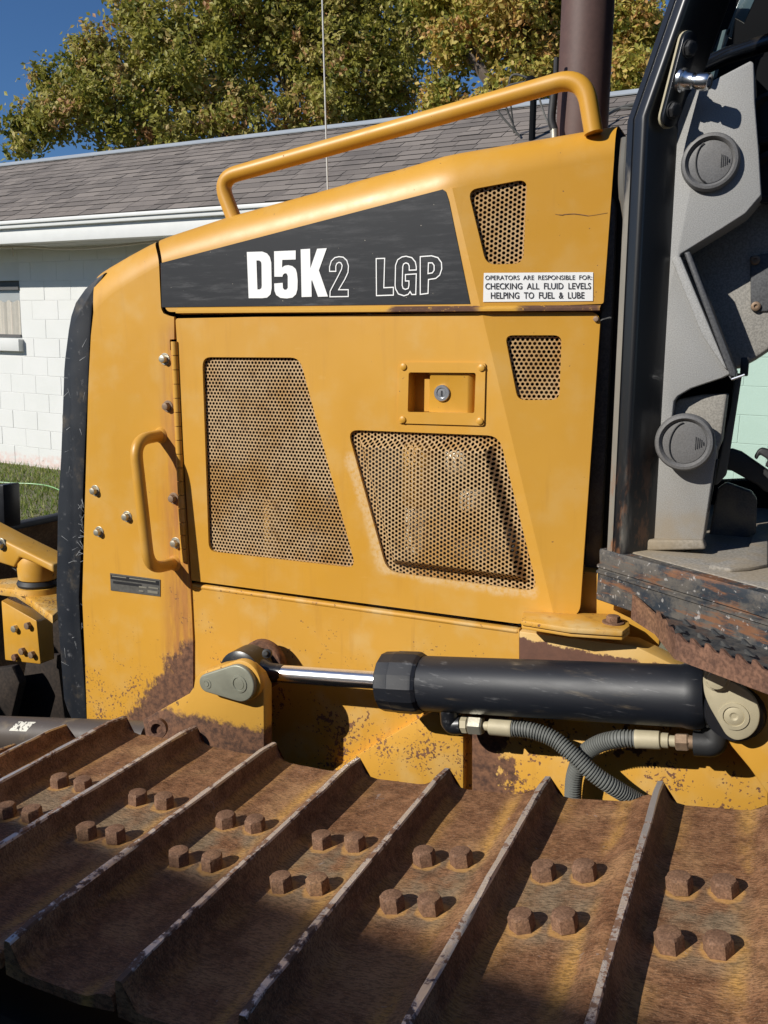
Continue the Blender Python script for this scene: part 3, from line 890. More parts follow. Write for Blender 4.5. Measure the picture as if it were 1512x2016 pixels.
def outline_letter(loops, wd=.0019):
    bm = bm_()
    for lp in loops:
        P = g2(lp); n = len(P); ins, outs = [], []
        for i in range(n):
            a, p, b_ = P[i - 1], P[i], P[(i + 1) % n]
            d1, d2 = (p - a).normalized(), (b_ - p).normalized()
            n1, n2 = V((-d1.y, d1.x)), V((-d2.y, d2.x))
            mm = (n1 + n2); mm = mm.normalized() if mm.length > 1e-6 else n1
            k = wd / 2 / max(.5, mm.dot(n1))
            ins.append(p + mm * k); outs.append(p - mm * k)
        vi = [bm.verts.new((q.x, YH - .0022, q.y)) for q in ins]; vo = [bm.verts.new((q.x, YH - .0022, q.y)) for q in outs]
        for i in range(n): bm.faces.new((vi[i], vi[(i + 1) % n], vo[(i + 1) % n], vo[i]))
    return obj('letter', bm, M['white'], dec, 0)
outline_letter([[(648, 232), (648, 200), (660, 160), (685, 135), (715, 128), (745, 132), (770, 155), (782, 195), (778, 240), (755, 290), (712, 362), (780, 362), (780, 410), (650, 412), (652, 372), (710, 262), (733, 215), (737, 190), (728, 172), (714, 168), (700, 176), (692, 195), (692, 232)]])
outline_letter([[(978, 142), (1038, 140), (1032, 348), (1100, 345), (1100, 400), (980, 404)]])
outline_letter([[(1262, 222), (1212, 224), (1212, 195), (1205, 178), (1188, 172), (1172, 180), (1166, 198), (1162, 330), (1168, 352), (1185, 360), (1205, 352), (1210, 330), (1210, 300), (1185, 300), (1185, 255), (1262, 250), (1258, 396), (1230, 396), (1218, 375), (1205, 395), (1175, 405), (1135, 392), (1115, 355), (1112, 330), (1115, 190), (1130, 150), (1160, 130), (1190, 125), (1230, 135), (1255, 165), (1262, 200)]])
outline_letter([[(1290, 128), (1370, 122), (1415, 135), (1440, 170), (1442, 215), (1428, 258), (1400, 282), (1348, 290), (1345, 388), (1290, 395)], [(1348, 172), (1375, 172), (1388, 190), (1388, 225), (1375, 243), (1345, 248)]])
# warning sticker with its three lines
stp = side2d([(953, 537.5), (1168, 536), (1167.5, 592.5), (951.5, 594.5)])
st = obj('sticker', lay([stp], side_y, -.0012), M['white'], hood, 0)
def text_lines(lines):
    bm = bm_()
    for txt, xa, xb, yt, yb, bold in lines:
        cu = D.curves.new('t', 'FONT'); cu.body = txt; cu.offset = bold; cu.resolution_u = 3
        o = D.objects.new('t', cu); COL.objects.link(o)
        me = D.meshes.new_from_object(o.evaluated_get(bpy.context.evaluated_depsgraph_get()))
        vx = [v.co.x for v in me.vertices]; vy = [v.co.y for v in me.vertices]
        x0, x1, y0, y1 = min(vx), max(vx), min(vy), max(vy)
        A, Bq, Cq, Dq = (V(onside(*q)) for q in ((xa, yb), (xb, yb - .5), (xb, yt - .5), (xa, yt)))
        for v in me.vertices:
            u_, t_ = (v.co.x - x0) / (x1 - x0), (v.co.y - y0) / (y1 - y0)
            p = A.lerp(Bq, u_).lerp(Dq.lerp(Cq, u_), t_)
            v.co = (p.x, side_y(p.x, p.z) - .0020, p.z)
        bm.from_mesh(me); D.meshes.remove(me); D.objects.remove(o); D.curves.remove(cu)
    return bm
obj('lettering', text_lines([('OPERATORS  ARE  RESPONSIBLE  FOR:', 956, 1166, 542.5, 551.5, .006), ('CHECKING  ALL  FLUID  LEVELS', 956, 1164, 557.5, 570, .012), ('HELPING  TO  FUEL  &  LUBE', 967, 1151, 575.5, 588.5, .012)]), M['ink'], st, 0)
# hairline crack in the paint
bm = bm_()
cp = [onside(*q, -.0006) for q in ((1093, 421.5), (1101, 423), (1108, 423.5), (1112, 422), (1130, 421), (1146, 423), (1158, 425), (1170, 423.5), (1196, 419))]
for i, (a, b_) in enumerate(zip(cp, cp[1:])):
    wd = .0006 if 0 < i < 6 else .0003
    face(bm, [a + V((0, 0, -wd)), b_ + V((0, 0, -wd)), b_ + V((0, 0, wd)), a + V((0, 0, wd))])
obj('crack', bm, M['rust'], hood, 0)

# perforated screens: every hole is a hole
def screen(name, px, grow, m, parent, pitch=.0078, hole=.00285, turn=False, depth=.007, bulge=None):
    poly = side2d(px); n = len(poly)
    cx, cy = sum(p.x for p in poly) / n, sum(p.y for p in poly) / n
    area = sum(poly[i - 1].x * poly[i].y - poly[i].x * poly[i - 1].y for i in range(n))
    sg = 1 if area > 0 else -1
    def inside(q):
        return min(sg * ((poly[i].x - poly[i - 1].x) * (q.y - poly[i - 1].y) - (poly[i].y - poly[i - 1].y) * (q.x - poly[i - 1].x)) / (poly[i] - poly[i - 1]).length for i in range(n))
    x0, x1 = min(p.x for p in poly), max(p.x for p in poly); y0, y1 = min(p.y for p in poly), max(p.y for p in poly)
    bm = bm_(); K = 12
    h = pitch * math.sqrt(3) / 2
    def surf(x, z):
        yv = side_y(x, z) + depth
        if bulge:
            d = inside(V((x, z))) - bulge[0]
            t = min(1, max(0, d / bulge[1])); yv -= bulge[2] * t * t * (3 - 2 * t)
        return yv
    cache = {}
    def vert(x, z):
        k = (round(x, 5), round(z, 5))
        if k not in cache: cache[k] = bm.verts.new((x, surf(x, z), z))
        return cache[k]
    na, nb = (int((x1 - x0) / pitch) + 5, int((y1 - y0) / h) + 5) if not turn else (int((y1 - y0) / pitch) + 5, int((x1 - x0) / h) + 5)
    for j in range(-2, nb):
        for i in range(-2, na):
            u_, v_ = (i + (j % 2) * .5) * pitch, j * h
            c = V((x0 + u_, y0 + v_)) if not turn else V((x0 + v_, y0 + u_))
            if inside(c) < -grow: continue
            out, inn, bk = [], [], []
            for k in range(K):
                a = k * 2 * math.pi / K
                R = pitch / math.sqrt(3) if k % 2 == 0 else pitch / 2
                ao = a + math.pi / 6 if not turn else a
                if k % 2 == 0: ao = a + (math.pi / 6 if not turn else 0)
                out.append(vert(c.x + R * math.cos(ao), c.y + R * math.sin(ao)))
                x, z = c.x + hole * math.cos(ao), c.y + hole * math.sin(ao)
                yv = surf(x, z); inn.append(bm.verts.new((x, yv, z))); bk.append(bm.verts.new((x, yv + .0016, z)))
            for k in range(K):
                k2 = (k + 1) % K
                try: bm.faces.new((out[k], out[k2], inn[k2], inn[k]))
                except ValueError: pass
                bm.faces.new((inn[k], inn[k2], bk[k2], bk[k]))
    for f in bm.faces: f.normal_update()
    for f in bm.faces:
        if abs(f.normal.y) > .3 and f.normal.y > 0: f.normal_flip()
    return obj(name, bm, m, parent, 0, recalc=False)
screen('mesh_screen', [(921, 374), (1038, 352), (1030, 519), (957, 521)], .004, M['screen2'], hood, turn=True)

# engine door
DO = rpoly(side2d([(345.5, 627), (1183, 614), (1141, 1213), (1020, 1228), (377, 1143)]), [.006, .02, .02, .004, .004])
OPN = {'a': [(398, 703), (590, 704), (701, 1119), (411, 1086)], 'b': [(684, 846), (983, 858), (1060, 1166), (762, 1126)], 'c': [(994, 660), (1106, 660), (1101, 787), (1019, 788)]}
RD = {'a': [.02, .02, .022, .02], 'b': [.022, .022, .026, .026], 'c': .013}
LT = side2d([(806, 732), (938, 733), (935, 814), (804, 811)])
bm = sheet(DO, [rpoly(side2d(OPN[k]), RD[k]) for k in OPN] + [LT], .006)
door = obj('engine_door', bm, M['door'], B, 11)
screen('mesh_screen', OPN['a'], .003, M['screen'], door)
screen('mesh_screen', OPN['b'], .003, M['screen2'], door, turn=True, bulge=(.014, .016, .022))
screen('mesh_screen', OPN['c'], .003, M['screen2'], door)
M['zincb'] = flat('bright_lock_steel', (.62, .63, .65), .3, .9, .1)
# recessed paddle latch
lat = rpoly(side2d([(787, 713), (957, 714), (954, 838), (785, 833)]), .005)
inn = rpoly(side2d([(806, 733), (938, 734), (935, 813), (804, 811)]), .004)
bm = sheet(lat, [inn], .006, off=-.0035)
latch = obj('latch', bm, M['yellow'], door, 30)
c = [onside(*q) for q in ((805, 732), (939, 733), (936, 815), (803, 812))]
bm = bm_(); dp = V((0, .034, 0))
back = [p + dp for p in c]
face(bm, [p for p in back])
for i in range(4): face(bm, [c[i], c[(i + 1) % 4], back[(i + 1) % 4], back[i]])
obj('recess', bm, M['yellow'], latch, 0)
pd = [onside(*q, .003) for q in ((846, 735), (922, 735), (934, 738), (932, 812), (920, 814), (844, 811))]
pd2 = [pd[0], pd[1], pd[2] + V((0, .012, 0)), pd[3] + V((0, .012, 0)), pd[4], pd[5]]
bm = bm_()
face(bm, [pd2[0], pd2[1], pd2[4], pd2[5]]); face(bm, [pd2[1], pd2[2], pd2[3], pd2[4]])
face(bm, [pd2[0], pd2[5], pd2[5] + V((0, .01, 0)), pd2[0] + V((0, .01, 0))])
face(bm, [pd2[2], pd2[3], pd2[3] + V((0, .02, 0)), pd2[2] + V((0, .02, 0))])
face(bm, [pd2[0], pd2[1], pd2[1] + V((0, .02, 0)), pd2[0] + V((0, .01, 0))])
bmesh.ops.remove_doubles(bm, verts=bm.verts[:], dist=1e-5); bev(bm, .002, 2, 20)
pad = obj('paddle', bm, M['yellow'], latch, 60)
obj('hinge_tab', prism([onside(836, 746, .012), onside(846, 746, .012), onside(846, 810, .012), onside(835, 810, .012)], (0, .01, 0)), M['yellow'], latch)
q = onside(869.5, 774)
obj('lock', lathe(q + V((0, .004, 0)), (0, -1, 0), [(0, .0145), (.004, .0145), (.0052, .0135), (.0052, .0095), (.0030, .0090), (.0034, .0082), (.0042, .0078), (.0044, .002)], 28), M['zincb'], latch, 30)
obj('keyhole', box(q + V((0, -.0006, 0)), (.0022, .002, .009)), M['ink'], latch, 0)
for px in ((794.5, 722), (948, 724), (945, 829), (793, 826)):
    obj('rivet', lathe(onside(*px, -.0035), (0, -1, 0), [(0, .0062), (.0022, .006), (.0032, .0045)], 18), M['yellow'], latch, 40)
bolt('bolt', onside(1174, 628), (0, -1, 0), .005, .005, M['dirtzinc'], door)
# piano hinge
h0, h1 = at(343.5, 672, YH - .001), at(363, 1106, YH - .001)
NK = 16
for i in range(NK):
    a, b_ = h0.lerp(h1, (i + .02) / NK), h0.lerp(h1, (i + .965) / NK)
    obj('hinge_knuckle', tube([a, b_], .0075, 12), M['worn'], door, 40)

# radiator guard (the front body panel)
gst = [((313, 523.5), (311, 477.5)), ((300, 530), (297, 484)), ((262, 552), (258, 505)), ((222, 577), (222, 526)), ((200, 597), (206, 536)), ((184, 615), (200, 541))]
bm = shoulder(gst[::-1], 0)
side = [g[0] for g in gst]
outl = side2d([(313, 523.5)] + side[1:] + [(179, 660), (174, 760), (167, 1000), (162, 1180), (167, 1290), (172, 1440), (300, 1440), (380, 1440), (380, 1262), (374, 1140), (345, 690), (335, 690), (334, 668), (343, 668), (342.5, 624), (331, 621.5), (322, 617), (317, 608)])
outl = [v for v in outl]
merge(bm, sheet(rpoly(outl, [0] * (len(side) + 6) + [0, 0, 0, 0, 0, .002, .003, .002, 0, 0, 0, .006]), (), .006))
guard = obj('radiator_guard', bm, M['guard'], B, 40)
for px, m in (((188, 966), 'zinc'), ((196, 1047), 'zinc'), ((251, 1017), 'zinc'), ((325, 707), 'zinc'), ((331, 800), 'dirtzinc'), ((342.5, 981), 'dirtzinc'), ((346.5, 1069), 'zinc')):
    bolt('flange_bolt', at(*px, YH), (0, -1, 0), .0082, .0125, M[m], guard, .0122, random.random())
# grab handle
gb = .079
pts = [at(316, 857, YH + .004), at(316, 857, YH + .004) + V((-.002, -gb, 0)), at(271, 930, YH - gb), at(286, 1080, YH - gb), at(341, 1108, YH) + V((0, -gb, -.004)), at(341, 1108, YH + .004)]
q0, q1 = at(316, 857, YH), at(343, 1109, YH)
pts = [q0 + V((0, .004, 0)), q0 + V((0, -gb, -.002)) , q0 + V((.012, -gb, -.05)), q1 + V((-.012, -gb, .05)), q1 + V((0, -gb, .002)), q1 + V((0, .004, 0))]
gx = at(268, 985, YH - gb)
pts = [q0 + V((0, .004, 0)), q0 + V((-.002, -gb + .0, 0)), V((gx.x + .012, YH - gb, q0.z - .10)), V((gx.x + .016, YH - gb, q1.z + .08)), q1 + V((-.004, -gb, 0)), q1 + V((0, .004, 0))]
pts = [q0 + V((0, .004, 0)), q0 + V((.0, -gb, -.004)), q1 + V((0, -gb, .004)), q1 + V((0, .004, 0))]
obj('grab_handle', tube(rounded(pts, .045, 8), .0125, 16), M['yellow'], guard)
for q in (q0, q1): obj('weld', lathe(q + V((0, .002, 0)), (0, -1, 0), [(0, .018), (.003, .0165), (.007, .0128)], 18), M['guard'], guard)
npl = obj('name_plate', sheet(side2d([(217.5, 1128), (316, 1141), (316, 1174), (219, 1162)]), (), .001, off=-.0015), M['plate'], guard, 0)
bm = lay([side2d(p) for p in ([(219.5, 1131), (314, 1143.5), (314, 1152), (219.5, 1139)], [(224, 1143), (280, 1150), (280, 1155), (224, 1148)])], side_y, -.0022)
obj('plate_print', bm, M['plate_dark'], npl, 0)
bm = lay([side2d(p) for p in ([(275, 1153), (290, 1155), (290, 1158), (275, 1156)], [(294, 1154), (313, 1157), (313, 1160), (294, 1157)], [(275, 1161), (284, 1162), (284, 1165), (275, 1164)], [(292, 1161), (312, 1164), (312, 1169), (292, 1166)], [(222, 1132.5), (250, 1136), (250, 1138), (222, 1134.5)], [(256, 1137), (308, 1144), (308, 1146), (256, 1139)])], side_y, -.0026)
obj('plate_print', bm, M['zinc'], npl, 0)
# black bezel at the very front
M['scratch'] = flat('bare_scratch', (.28, .29, .30), .6)
bz = [(207, 534), (188, 547), (166, 568), (147, 595), (138, 622), (133, 650), (126, 705), (124, 730), (120, 850), (118, 900), (112, 999), (110.5, 1098), (109, 1178), (114, 1247), (118, 1297), (124, 1376), (131, 1398), (143, 1425), (171, 1425), (167, 1363), (162, 1290), (158, 1235), (155, 1178), (159, 1098), (162, 999), (166, 900), (173, 760), (177, 660), (181, 605), (190, 570)]
bm = prism([at(x, y, YH + .012) for x, y in bz], (0, .86, 0), b=.006)
bezel = obj('grille_bezel', bm, M['bezel'], B, 40)
bm = bm_(); rs = random.Random(4)
for i in range(46):
    if i < 24: x, y = 163 - rs.random() ** 2 * 18, rs.uniform(985, 1100)
    else: x, y = rs.uniform(126, 168), rs.uniform(620, 1360)
    p = at(x, y, YH + .0112); an = rs.uniform(-1.9, 1.0); L = rs.uniform(.003, .012); wd = rs.uniform(.0003, .0008)
    a_ = V((math.cos(an), 0, math.sin(an))) * L; n_ = V((-math.sin(an), 0, math.cos(an))) * wd
    face(bm, [p - a_ - n_, p + a_ - n_ * .3, p + a_ + n_ * .3, p - a_ + n_])
obj('scratches', bm, M['scratch'], bezel, 0)

# engine bay: near-black sheets standing in for its shade, and the lumps seen through the screens
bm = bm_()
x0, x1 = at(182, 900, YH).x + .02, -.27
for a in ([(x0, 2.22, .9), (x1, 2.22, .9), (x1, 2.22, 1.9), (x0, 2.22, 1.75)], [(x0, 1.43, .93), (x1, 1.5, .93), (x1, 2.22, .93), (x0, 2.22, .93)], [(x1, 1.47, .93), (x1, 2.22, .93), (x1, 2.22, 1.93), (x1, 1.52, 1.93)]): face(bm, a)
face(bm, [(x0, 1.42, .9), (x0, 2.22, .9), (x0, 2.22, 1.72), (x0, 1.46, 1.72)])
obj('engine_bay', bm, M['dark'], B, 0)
en = obj('engine', box((-.66, 1.83, 1.28), (.55, .36, .5), b=.02), M['engine_dark'], B)
def lump(px, Y, r, ln, m, ax=(0, 0, 1)):
    c = at(*px, Y); return obj('engine_fitting', lathe(c - V(ax) * ln / 2, ax, [(0, r * .85), (.008, r), (ln - .008, r), (ln, r * .85)], 18), M[m], en)
lump((535, 1050), 1.52, .022, .15, 'engine'); lump((470, 900), 1.56, .03, .35, 'engine_dark'); lump((650, 1000), 1.54, .015, .3, 'engine_dark', (.4, 0, 1))
lump((825, 930), 1.46, .03, .13, 'engine'); lump((822, 1040), 1.46, .024, .09, 'engine_pale'); lump((930, 985), 1.45, .024, .035, 'engine_pale'); lump((905, 905), 1.47, .03, .04, 'engine_pale', (1, 0, .1)); lump((880, 960), 1.5, .012, .25, 'engine_dark', (.7, 0, -.4))
lump((1020, 770), 1.5, .008, .07, 'engine_pale', (1, 0, 0)); lump((1085, 740), 1.52, .016, .12, 'engine', (.3, 0, 1)); lump((1010, 450), 1.52, .03, .2, 'engine_dark'); lump((1000, 1080), 1.5, .03, .2, 'engine_dark', (1, 0, .2)); lump((1050, 700), 1.53, .02, .1, 'engine')

# lower hull side
YL = YH + .004
hl = [(376.5, 1149), (1022, 1239), (1022, 1600), (381, 1600), (380, 1268)]
bm = prism([at(x, y, YL) for x, y in hl], (0, .02, 0))
hull = obj('hull_plate', bm, M['worn'], B)
bm = prism([at(377, 1149, YL - .002), at(1021, 1239, YL - .002), at(1021, 1250, YL - .002), at(377, 1159, YL - .002)], (0, .02, 0), b=.006, seg=3)
obj('edge_bead', bm, M['dusty'], hull, 60)
YW = 1.386
bm = prism([at(x, y, YW) for x, y in ((640, 1527), (700, 1489), (852, 1399), (884, 1381), (912, 1381), (912, 1620), (640, 1620))], (0, .04, 0), b=.002)
obj('gusset_plate', bm, M['gusset'], B)
bm = prism([at(x, y, YW - .001) for x, y in ((929, 1380), (1330, 1392), (1512, 1480), (1512, 1640), (929, 1640))], (0, .05, 0), b=.002)
obj('rail_plate', bm, M['rusty'], B)
bm = prism([at(x, y, YW - .006) for x, y in ((1022, 1243), (1250, 1272), (1345, 1318), (1345, 1400), (1022, 1400))], (0, .05, 0), b=.002)
s = N('rail_half_rusted')
x, y, z = s.xyz()
q = s.math('MULTIPLY_ADD', z, -1.0, s.mul(x, -.06))
q = s.math('MULTIPLY_ADD', s.noise(40, 6, rough=.68), .045, q)
zr = at(1100, 1254, YW - .006)
k = s.step(q, -zr.z - .06 * zr.x + .036, -zr.z - .06 * zr.x + .040)
col = s.mix(s.step(s.noise(9, 4), .3, .7), (.58, .33, .07), (.60, .40, .15))
col = s.mix(k, col, s.mix(s.noise(50, 6, rough=.7), (.055, .026, .018), (.17, .075, .045)))
s.bump(s.noise(60, 5), .3, .0012)
M['half'] = s.done(col, s.mix(k, (.5,) * 3, (.85,) * 3))
frame = obj('frame_rail', bm, M['half'], B)
# cab mount pad with its bolt
zt = at(1110, 1222, 1.362).z
mp = [atz(x, y, zt) for x, y in ((1030, 1203), (1205, 1208), (1238, 1222), (1240, 1232), (1226, 1243), (1120, 1236), (1026, 1221))]
mount = obj('cab_mount', prism(mp, (0, 0, -.009), b=.002), M['dusty'], frame)
obj('pad', prism([p + V((0, .004, -.0095)) for p in mp], (0, 0, -.007), b=.002), M['rusty'], mount)
q = atz(1207, 1226, zt)
bolt('bolt', q, (0, 0, 1), .0115, .013, M['lumprust'], mount, .018)
obj('side_block', box(at(1212, 1190, 1.47), (.16, .05, .12), b=.004), M['yellow'], frame)

# bracket in front that carries the cylinder pin
YB = 1.265
br = [(381, 1352), (383, 1338), (396, 1323), (430, 1311), (462, 1306), (488, 1313), (507, 1330), (519, 1356), (520, 1520), (300, 1520), (280, 1418), (372, 1366)]
bm = prism([at(x, y, YB) for x, y in br], (0, .03, 0), b=.003)
prism([at(x, y, YB) + V((0, .031, 0)) for x, y in ((377, 1392), (455, 1392), (455, 1520), (300, 1520), (290, 1425))], (0, .106, 0), bm, b=.002)
s = N('bracket_paint')
x, y, z = s.xyz()
z0 = at(430, 1420, YB).z
q = s.math('MULTIPLY_ADD', s.noise(55, 6, rough=.7), -.05, z)
k = s.step(q, z0 - .016, z0 - .030)
k = s.mx(k, s.step(s.math('ADD', s.mul(s.noise(85, 5), .62), s.mul(s.noise(11, 4), .38)), .60, .62))
col = s.mix(k, (.57, .31, .052), s.mix(s.step(s.noise(80, 6, rough=.7), .3, .7), (.05, .026, .018), (.22, .105, .055)))
s.bump(s.noise(60, 5), .3, .0012)
M['brk'] = s.done(col, s.mix(k, (.42,) * 3, (.85,) * 3))
brk = obj('cylinder_bracket', bm, M['brk'], B)
def teardrop(c1, r1, c2, r2, n=20):
    d = c2 - c1; L = d.length; th = math.atan2(d.y, d.x); a = math.acos((r1 - r2) / L); out = []
    for k in range(n + 1):
        t = th + a + (2 * math.pi - 2 * a) * k / n; out.append(c1 + V((math.cos(t), math.sin(t))) * r1)
    for k in range(n + 1):
        t = th - a + 2 * a * k / n; out.append(c2 + V((math.cos(t), math.sin(t))) * r2)
    return out
YC = 1.240
c1, c2 = xz(at(468, 1346, YC)), xz(at(407, 1346, YC))
td = teardrop(c1, .0355, c2, .018)
bm = prism([(p.x, YC, p.y) for p in td], (0, .012, 0), b=.003, seg=3)
obj('boss', prism([(p.x + .003, YC + .012, p.y + .002) for p in teardrop(c1, .039, c2, .0205)], (0, .016, 0), b=.002), M['worn'], brk)
cap = obj('pin_cap', bm, M['capplate'], brk)
obj('pin_end', lathe(V((c1.x + .003, YC + .001, c1.y)), (0, -1, 0), [(0, .0175), (.0025, .0168), (.003, .0125), (.0012, .0115), (.0024, .0105), (.0028, .004)], 24), M['capplate'], cap)
obj('bolt', lathe(V((c2.x, YC + .001, c2.y)), (0, -1, 0), [(0, .0105), (.002, .0098), (.0022, .006), (.001, .0055), (.003, .005), (.003, .0025)], 20), M['capplate'], cap)

# hydraulic cylinder
YA = 1.325
a, b_ = at(838, 1345, YA), at(1372, 1371, YA)
ax = (b_ - a).normalized(); ln = (b_ - a).length
cyl = obj('cylinder_barrel', lathe(a - ax * .01, ax, [(0, .046), (.004, .048), (ln - .012, .048), (ln - .004, .050), (ln + .006, .050), (ln + .014, .049), (ln + .022, .0455), (ln + .025, .02)], 48), M['cyl'], B)
g0 = at(757, 1341, YA); gl_ = (at(836, 1345, YA) - g0).length
bm = lathe(g0, ax, [(0, .049), (.003, .0530), (gl_ * .33, .0540), (gl_ * .36, .0548), (gl_ - .012, .0548), (gl_ - .006, .0538), (gl_, .050), (gl_ + .002, .03)], 14)
obj('gland_nut', bm, M['cyl'], cyl, 18)
r0 = at(505, 1323, YA)
obj('piston_rod', lathe(r0, (g0 - r0).normalized(), [(0, .0172), (.04, .0172), (.042, .0170), ((g0 - r0).length + .01, .0170)], 32), M['chrome'], cyl)
obj('rod_collar', lathe(r0 + ax * .0, ax, [(0, .03), (.02, .026), (.035, .019), (.062, .0172)], 24), M['black'], cyl)
e0 = at(486, 1322, YA)
obj('rod_eye', lathe(e0 + V((0, -.028, 0)), (0, 1, 0), [(0, .038), (.006, .048), (.052, .048), (.058, .038)], 32), M['black'], cyl)
obj('eye_shim', lathe(e0 + V((.010, .034, .003)), (0, 1, 0), [(0, .047), (.004, .0495), (.018, .0495), (.022, .047)], 32), M['rusty'], cyl)
obj('grease_nipple', lathe(at(527, 1287, 1.285), (.3, -1, .4), [(0, .009), (.008, .009), (.010, .005), (.016, .004)], 12), M['rubber'], cyl)
# rear pin plate and lug
YR = 1.255
pp = [(1382, 1326), (1420, 1332), (1462, 1352), (1487, 1375), (1498, 1403), (1493, 1433), (1475, 1453), (1450, 1460), (1430, 1450), (1396, 1392), (1386, 1368)]
bm = prism([(q_.x, YR, q_.y) for q_ in rpoly([xz(at(x, y, YR)) for x, y in pp], .03, 4)], (0, .012, 0), b=.003)
lug = obj('rear_pin_plate', bm, M['beige'], B)
q = at(1445, 1410, YR)
obj('pin_end', lathe(q + V((0, .001, 0)), (0, -1, 0), [(0, .021), (.003, .0203), (.0035, .015), (.0012, .0142), (.002, .013), (.0028, .006), (.0005, .0025)], 26), M['beige'], lug)
bolt('bolt', at(1411, 1336, YR), (0, -1, 0), .0145, .012, M['beige'], lug, .018)
bm = prism([at(x, y, YR + .03) for x, y in ((1400, 1400), (1440, 1470), (1475, 1512), (1520, 1575), (1620, 1575), (1620, 1370), (1420, 1330))], (0, .10, 0), b=.003)
obj('rear_lug', bm, M['worn'], B)
obj('cylinder_end', lathe(at(1445, 1408, YR + .02), (0, 1, 0), [(0, .04), (.01, .044), (.1, .044)], 24), M['black'], cyl)

# hoses
def corr(path, r, pitch=.0047, n=14):
    P = spline(path, 24); L = [0]
    for a, b_ in zip(P, P[1:]): L.append(L[-1] + (b_ - a).length)
    pts, rs = [], []; d = 0; i = 0; st = pitch / 6
    while d < L[-1]:
        while L[i + 1] < d: i += 1
        t = (d - L[i]) / (L[i + 1] - L[i]); pts.append(P[i].lerp(P[i + 1], t))
        ph = (d / pitch) % 1
        rs.append(r * (1.0 if ph < .5 else .86)); d += st
    return tube(pts, rs, n)
def hose(path, fits, r):
    h = obj('hydraulic_hose', corr(path, r), M['hose'], B, 45)
    return h
ya = 1.318
h1 = hose([at(1005, 1434, ya), at(1045, 1438, ya), at(1090, 1455, ya), at(1128, 1486, ya - .004), at(1165, 1520, ya - .006), at(1205, 1548, ya), at(1260, 1580, ya + .03)], 0, .0145)
def fitting(par, p, q, prof, m, n=24, name='fitting', sm=30):
    d = q - p; L = d.length
    return obj(name, lathe(p, d, [(t * L, r) for t, r in prof], n), M[m], par, sm)
P_ = lambda x, y: at(x, y, ya)
fitting(h1, P_(963, 1430), P_(1009, 1434), [(0, .011), (.05, .0145), (.15, .0148), (.85, .0148), (.97, .0152), (1, .0148)], 'beige', name='ferrule')
fitting(h1, P_(948, 1429), P_(966, 1430), [(0, .0075), (1, .0085)], 'beige', name='stem')
fitting(h1, P_(924, 1427), P_(951, 1429), [(0, .0155), (.08, .0165), (.9, .0165), (1, .0145)], 'zinc', 6, 'hex_nut', 20)
fitting(h1, P_(908, 1426), P_(923, 1427), [(0, .013), (.2, .0155), (.9, .0155), (1, .013)], 'beige', 8, 'hex_nut', 20)
el = obj('port_elbow', tube(rounded([at(884, 1395, YA - .01), at(886, 1428, ya), at(909, 1427, ya)], .02, 8), .0165, 16), M['black'], cyl)
h2 = hose([at(1256, 1455, ya), at(1220, 1455, ya), at(1180, 1464, ya + .012), at(1150, 1485, ya + .024), at(1133, 1520, ya + .028), at(1128, 1560, ya + .03), at(1128, 1620, ya + .03)], 0, .0145)
fitting(h2, P_(1302, 1457), P_(1251, 1455), [(0, .011), (.05, .0145), (.15, .0148), (.85, .0148), (.97, .0152), (1, .0148)], 'beige', name='ferrule')
fitting(h2, P_(1332, 1460), P_(1300, 1457), [(0, .009), (.45, .009), (.5, .012), (.9, .012), (1, .009)], 'beige', 16, 'stem')
fitting(h2, P_(1356, 1461), P_(1330, 1460), [(0, .0125), (.1, .014), (.9, .014), (1, .012)], 'dirtzinc', 6, 'hex_nut', 20)
fitting(h2, P_(1370, 1462), P_(1354, 1461), [(0, .010), (1, .011)], 'dirtzinc', 16, 'stem')
obj('port_elbow', tube(rounded([at(1366, 1463, ya), at(1410, 1466, ya), at(1405, 1430, YA)], .024, 8), .0195, 16), M['rubber'], cyl)

# handrail, exhaust, antennas
pts = [at(462, 432, 1.47), at(433, 357, 1.47), at(700, 283, 1.47), at(1105, 163, 1.47), at(1163, 178, 1.47), at(1171, 262, 1.47)]
pts = [at(463, 436, 1.47), at(430, 352, 1.47), at(1150, 148, 1.47), at(1169, 262, 1.47)]
obj('handrail', tube(rounded(pts, .062, 10), .0152, 20), M['yellow'], B)
ex = at(1146, 250, 1.72)
obj('exhaust_pipe', lathe(V((ex.x, 1.72, 1.75)), (0, 0, 1), [(0, .0485), (1.0, .0485), (1.02, .044)], 40), M['exhaust'], B)
a, b_ = at(1092, 272, 1.66), at(1090, 200, 1.66)
an = obj('rubber_antenna', tube([at(1092, 280, 1.66), at(1091, 255, 1.66)], .0075, 12), M['zinc'], B)
obj('coil', tube(spline([at(1091, 256, 1.66), at(1086, 235, 1.66), at(1089, 200, 1.66), at(1094, 150, 1.66)], 8), .0075, 12), M['rubber'], an)
obj('tip', tube([at(1094, 152, 1.66), at(1095.5, 114, 1.66)], .0048, 10), M['rubber'], an)
w0, w1 = at(645.5, 385, 1.62), at(631, -120, 1.62)
obj('whip_antenna', tube([w0 - (w1 - w0) * .12, w1], .0017, 8), M['whip'], B)

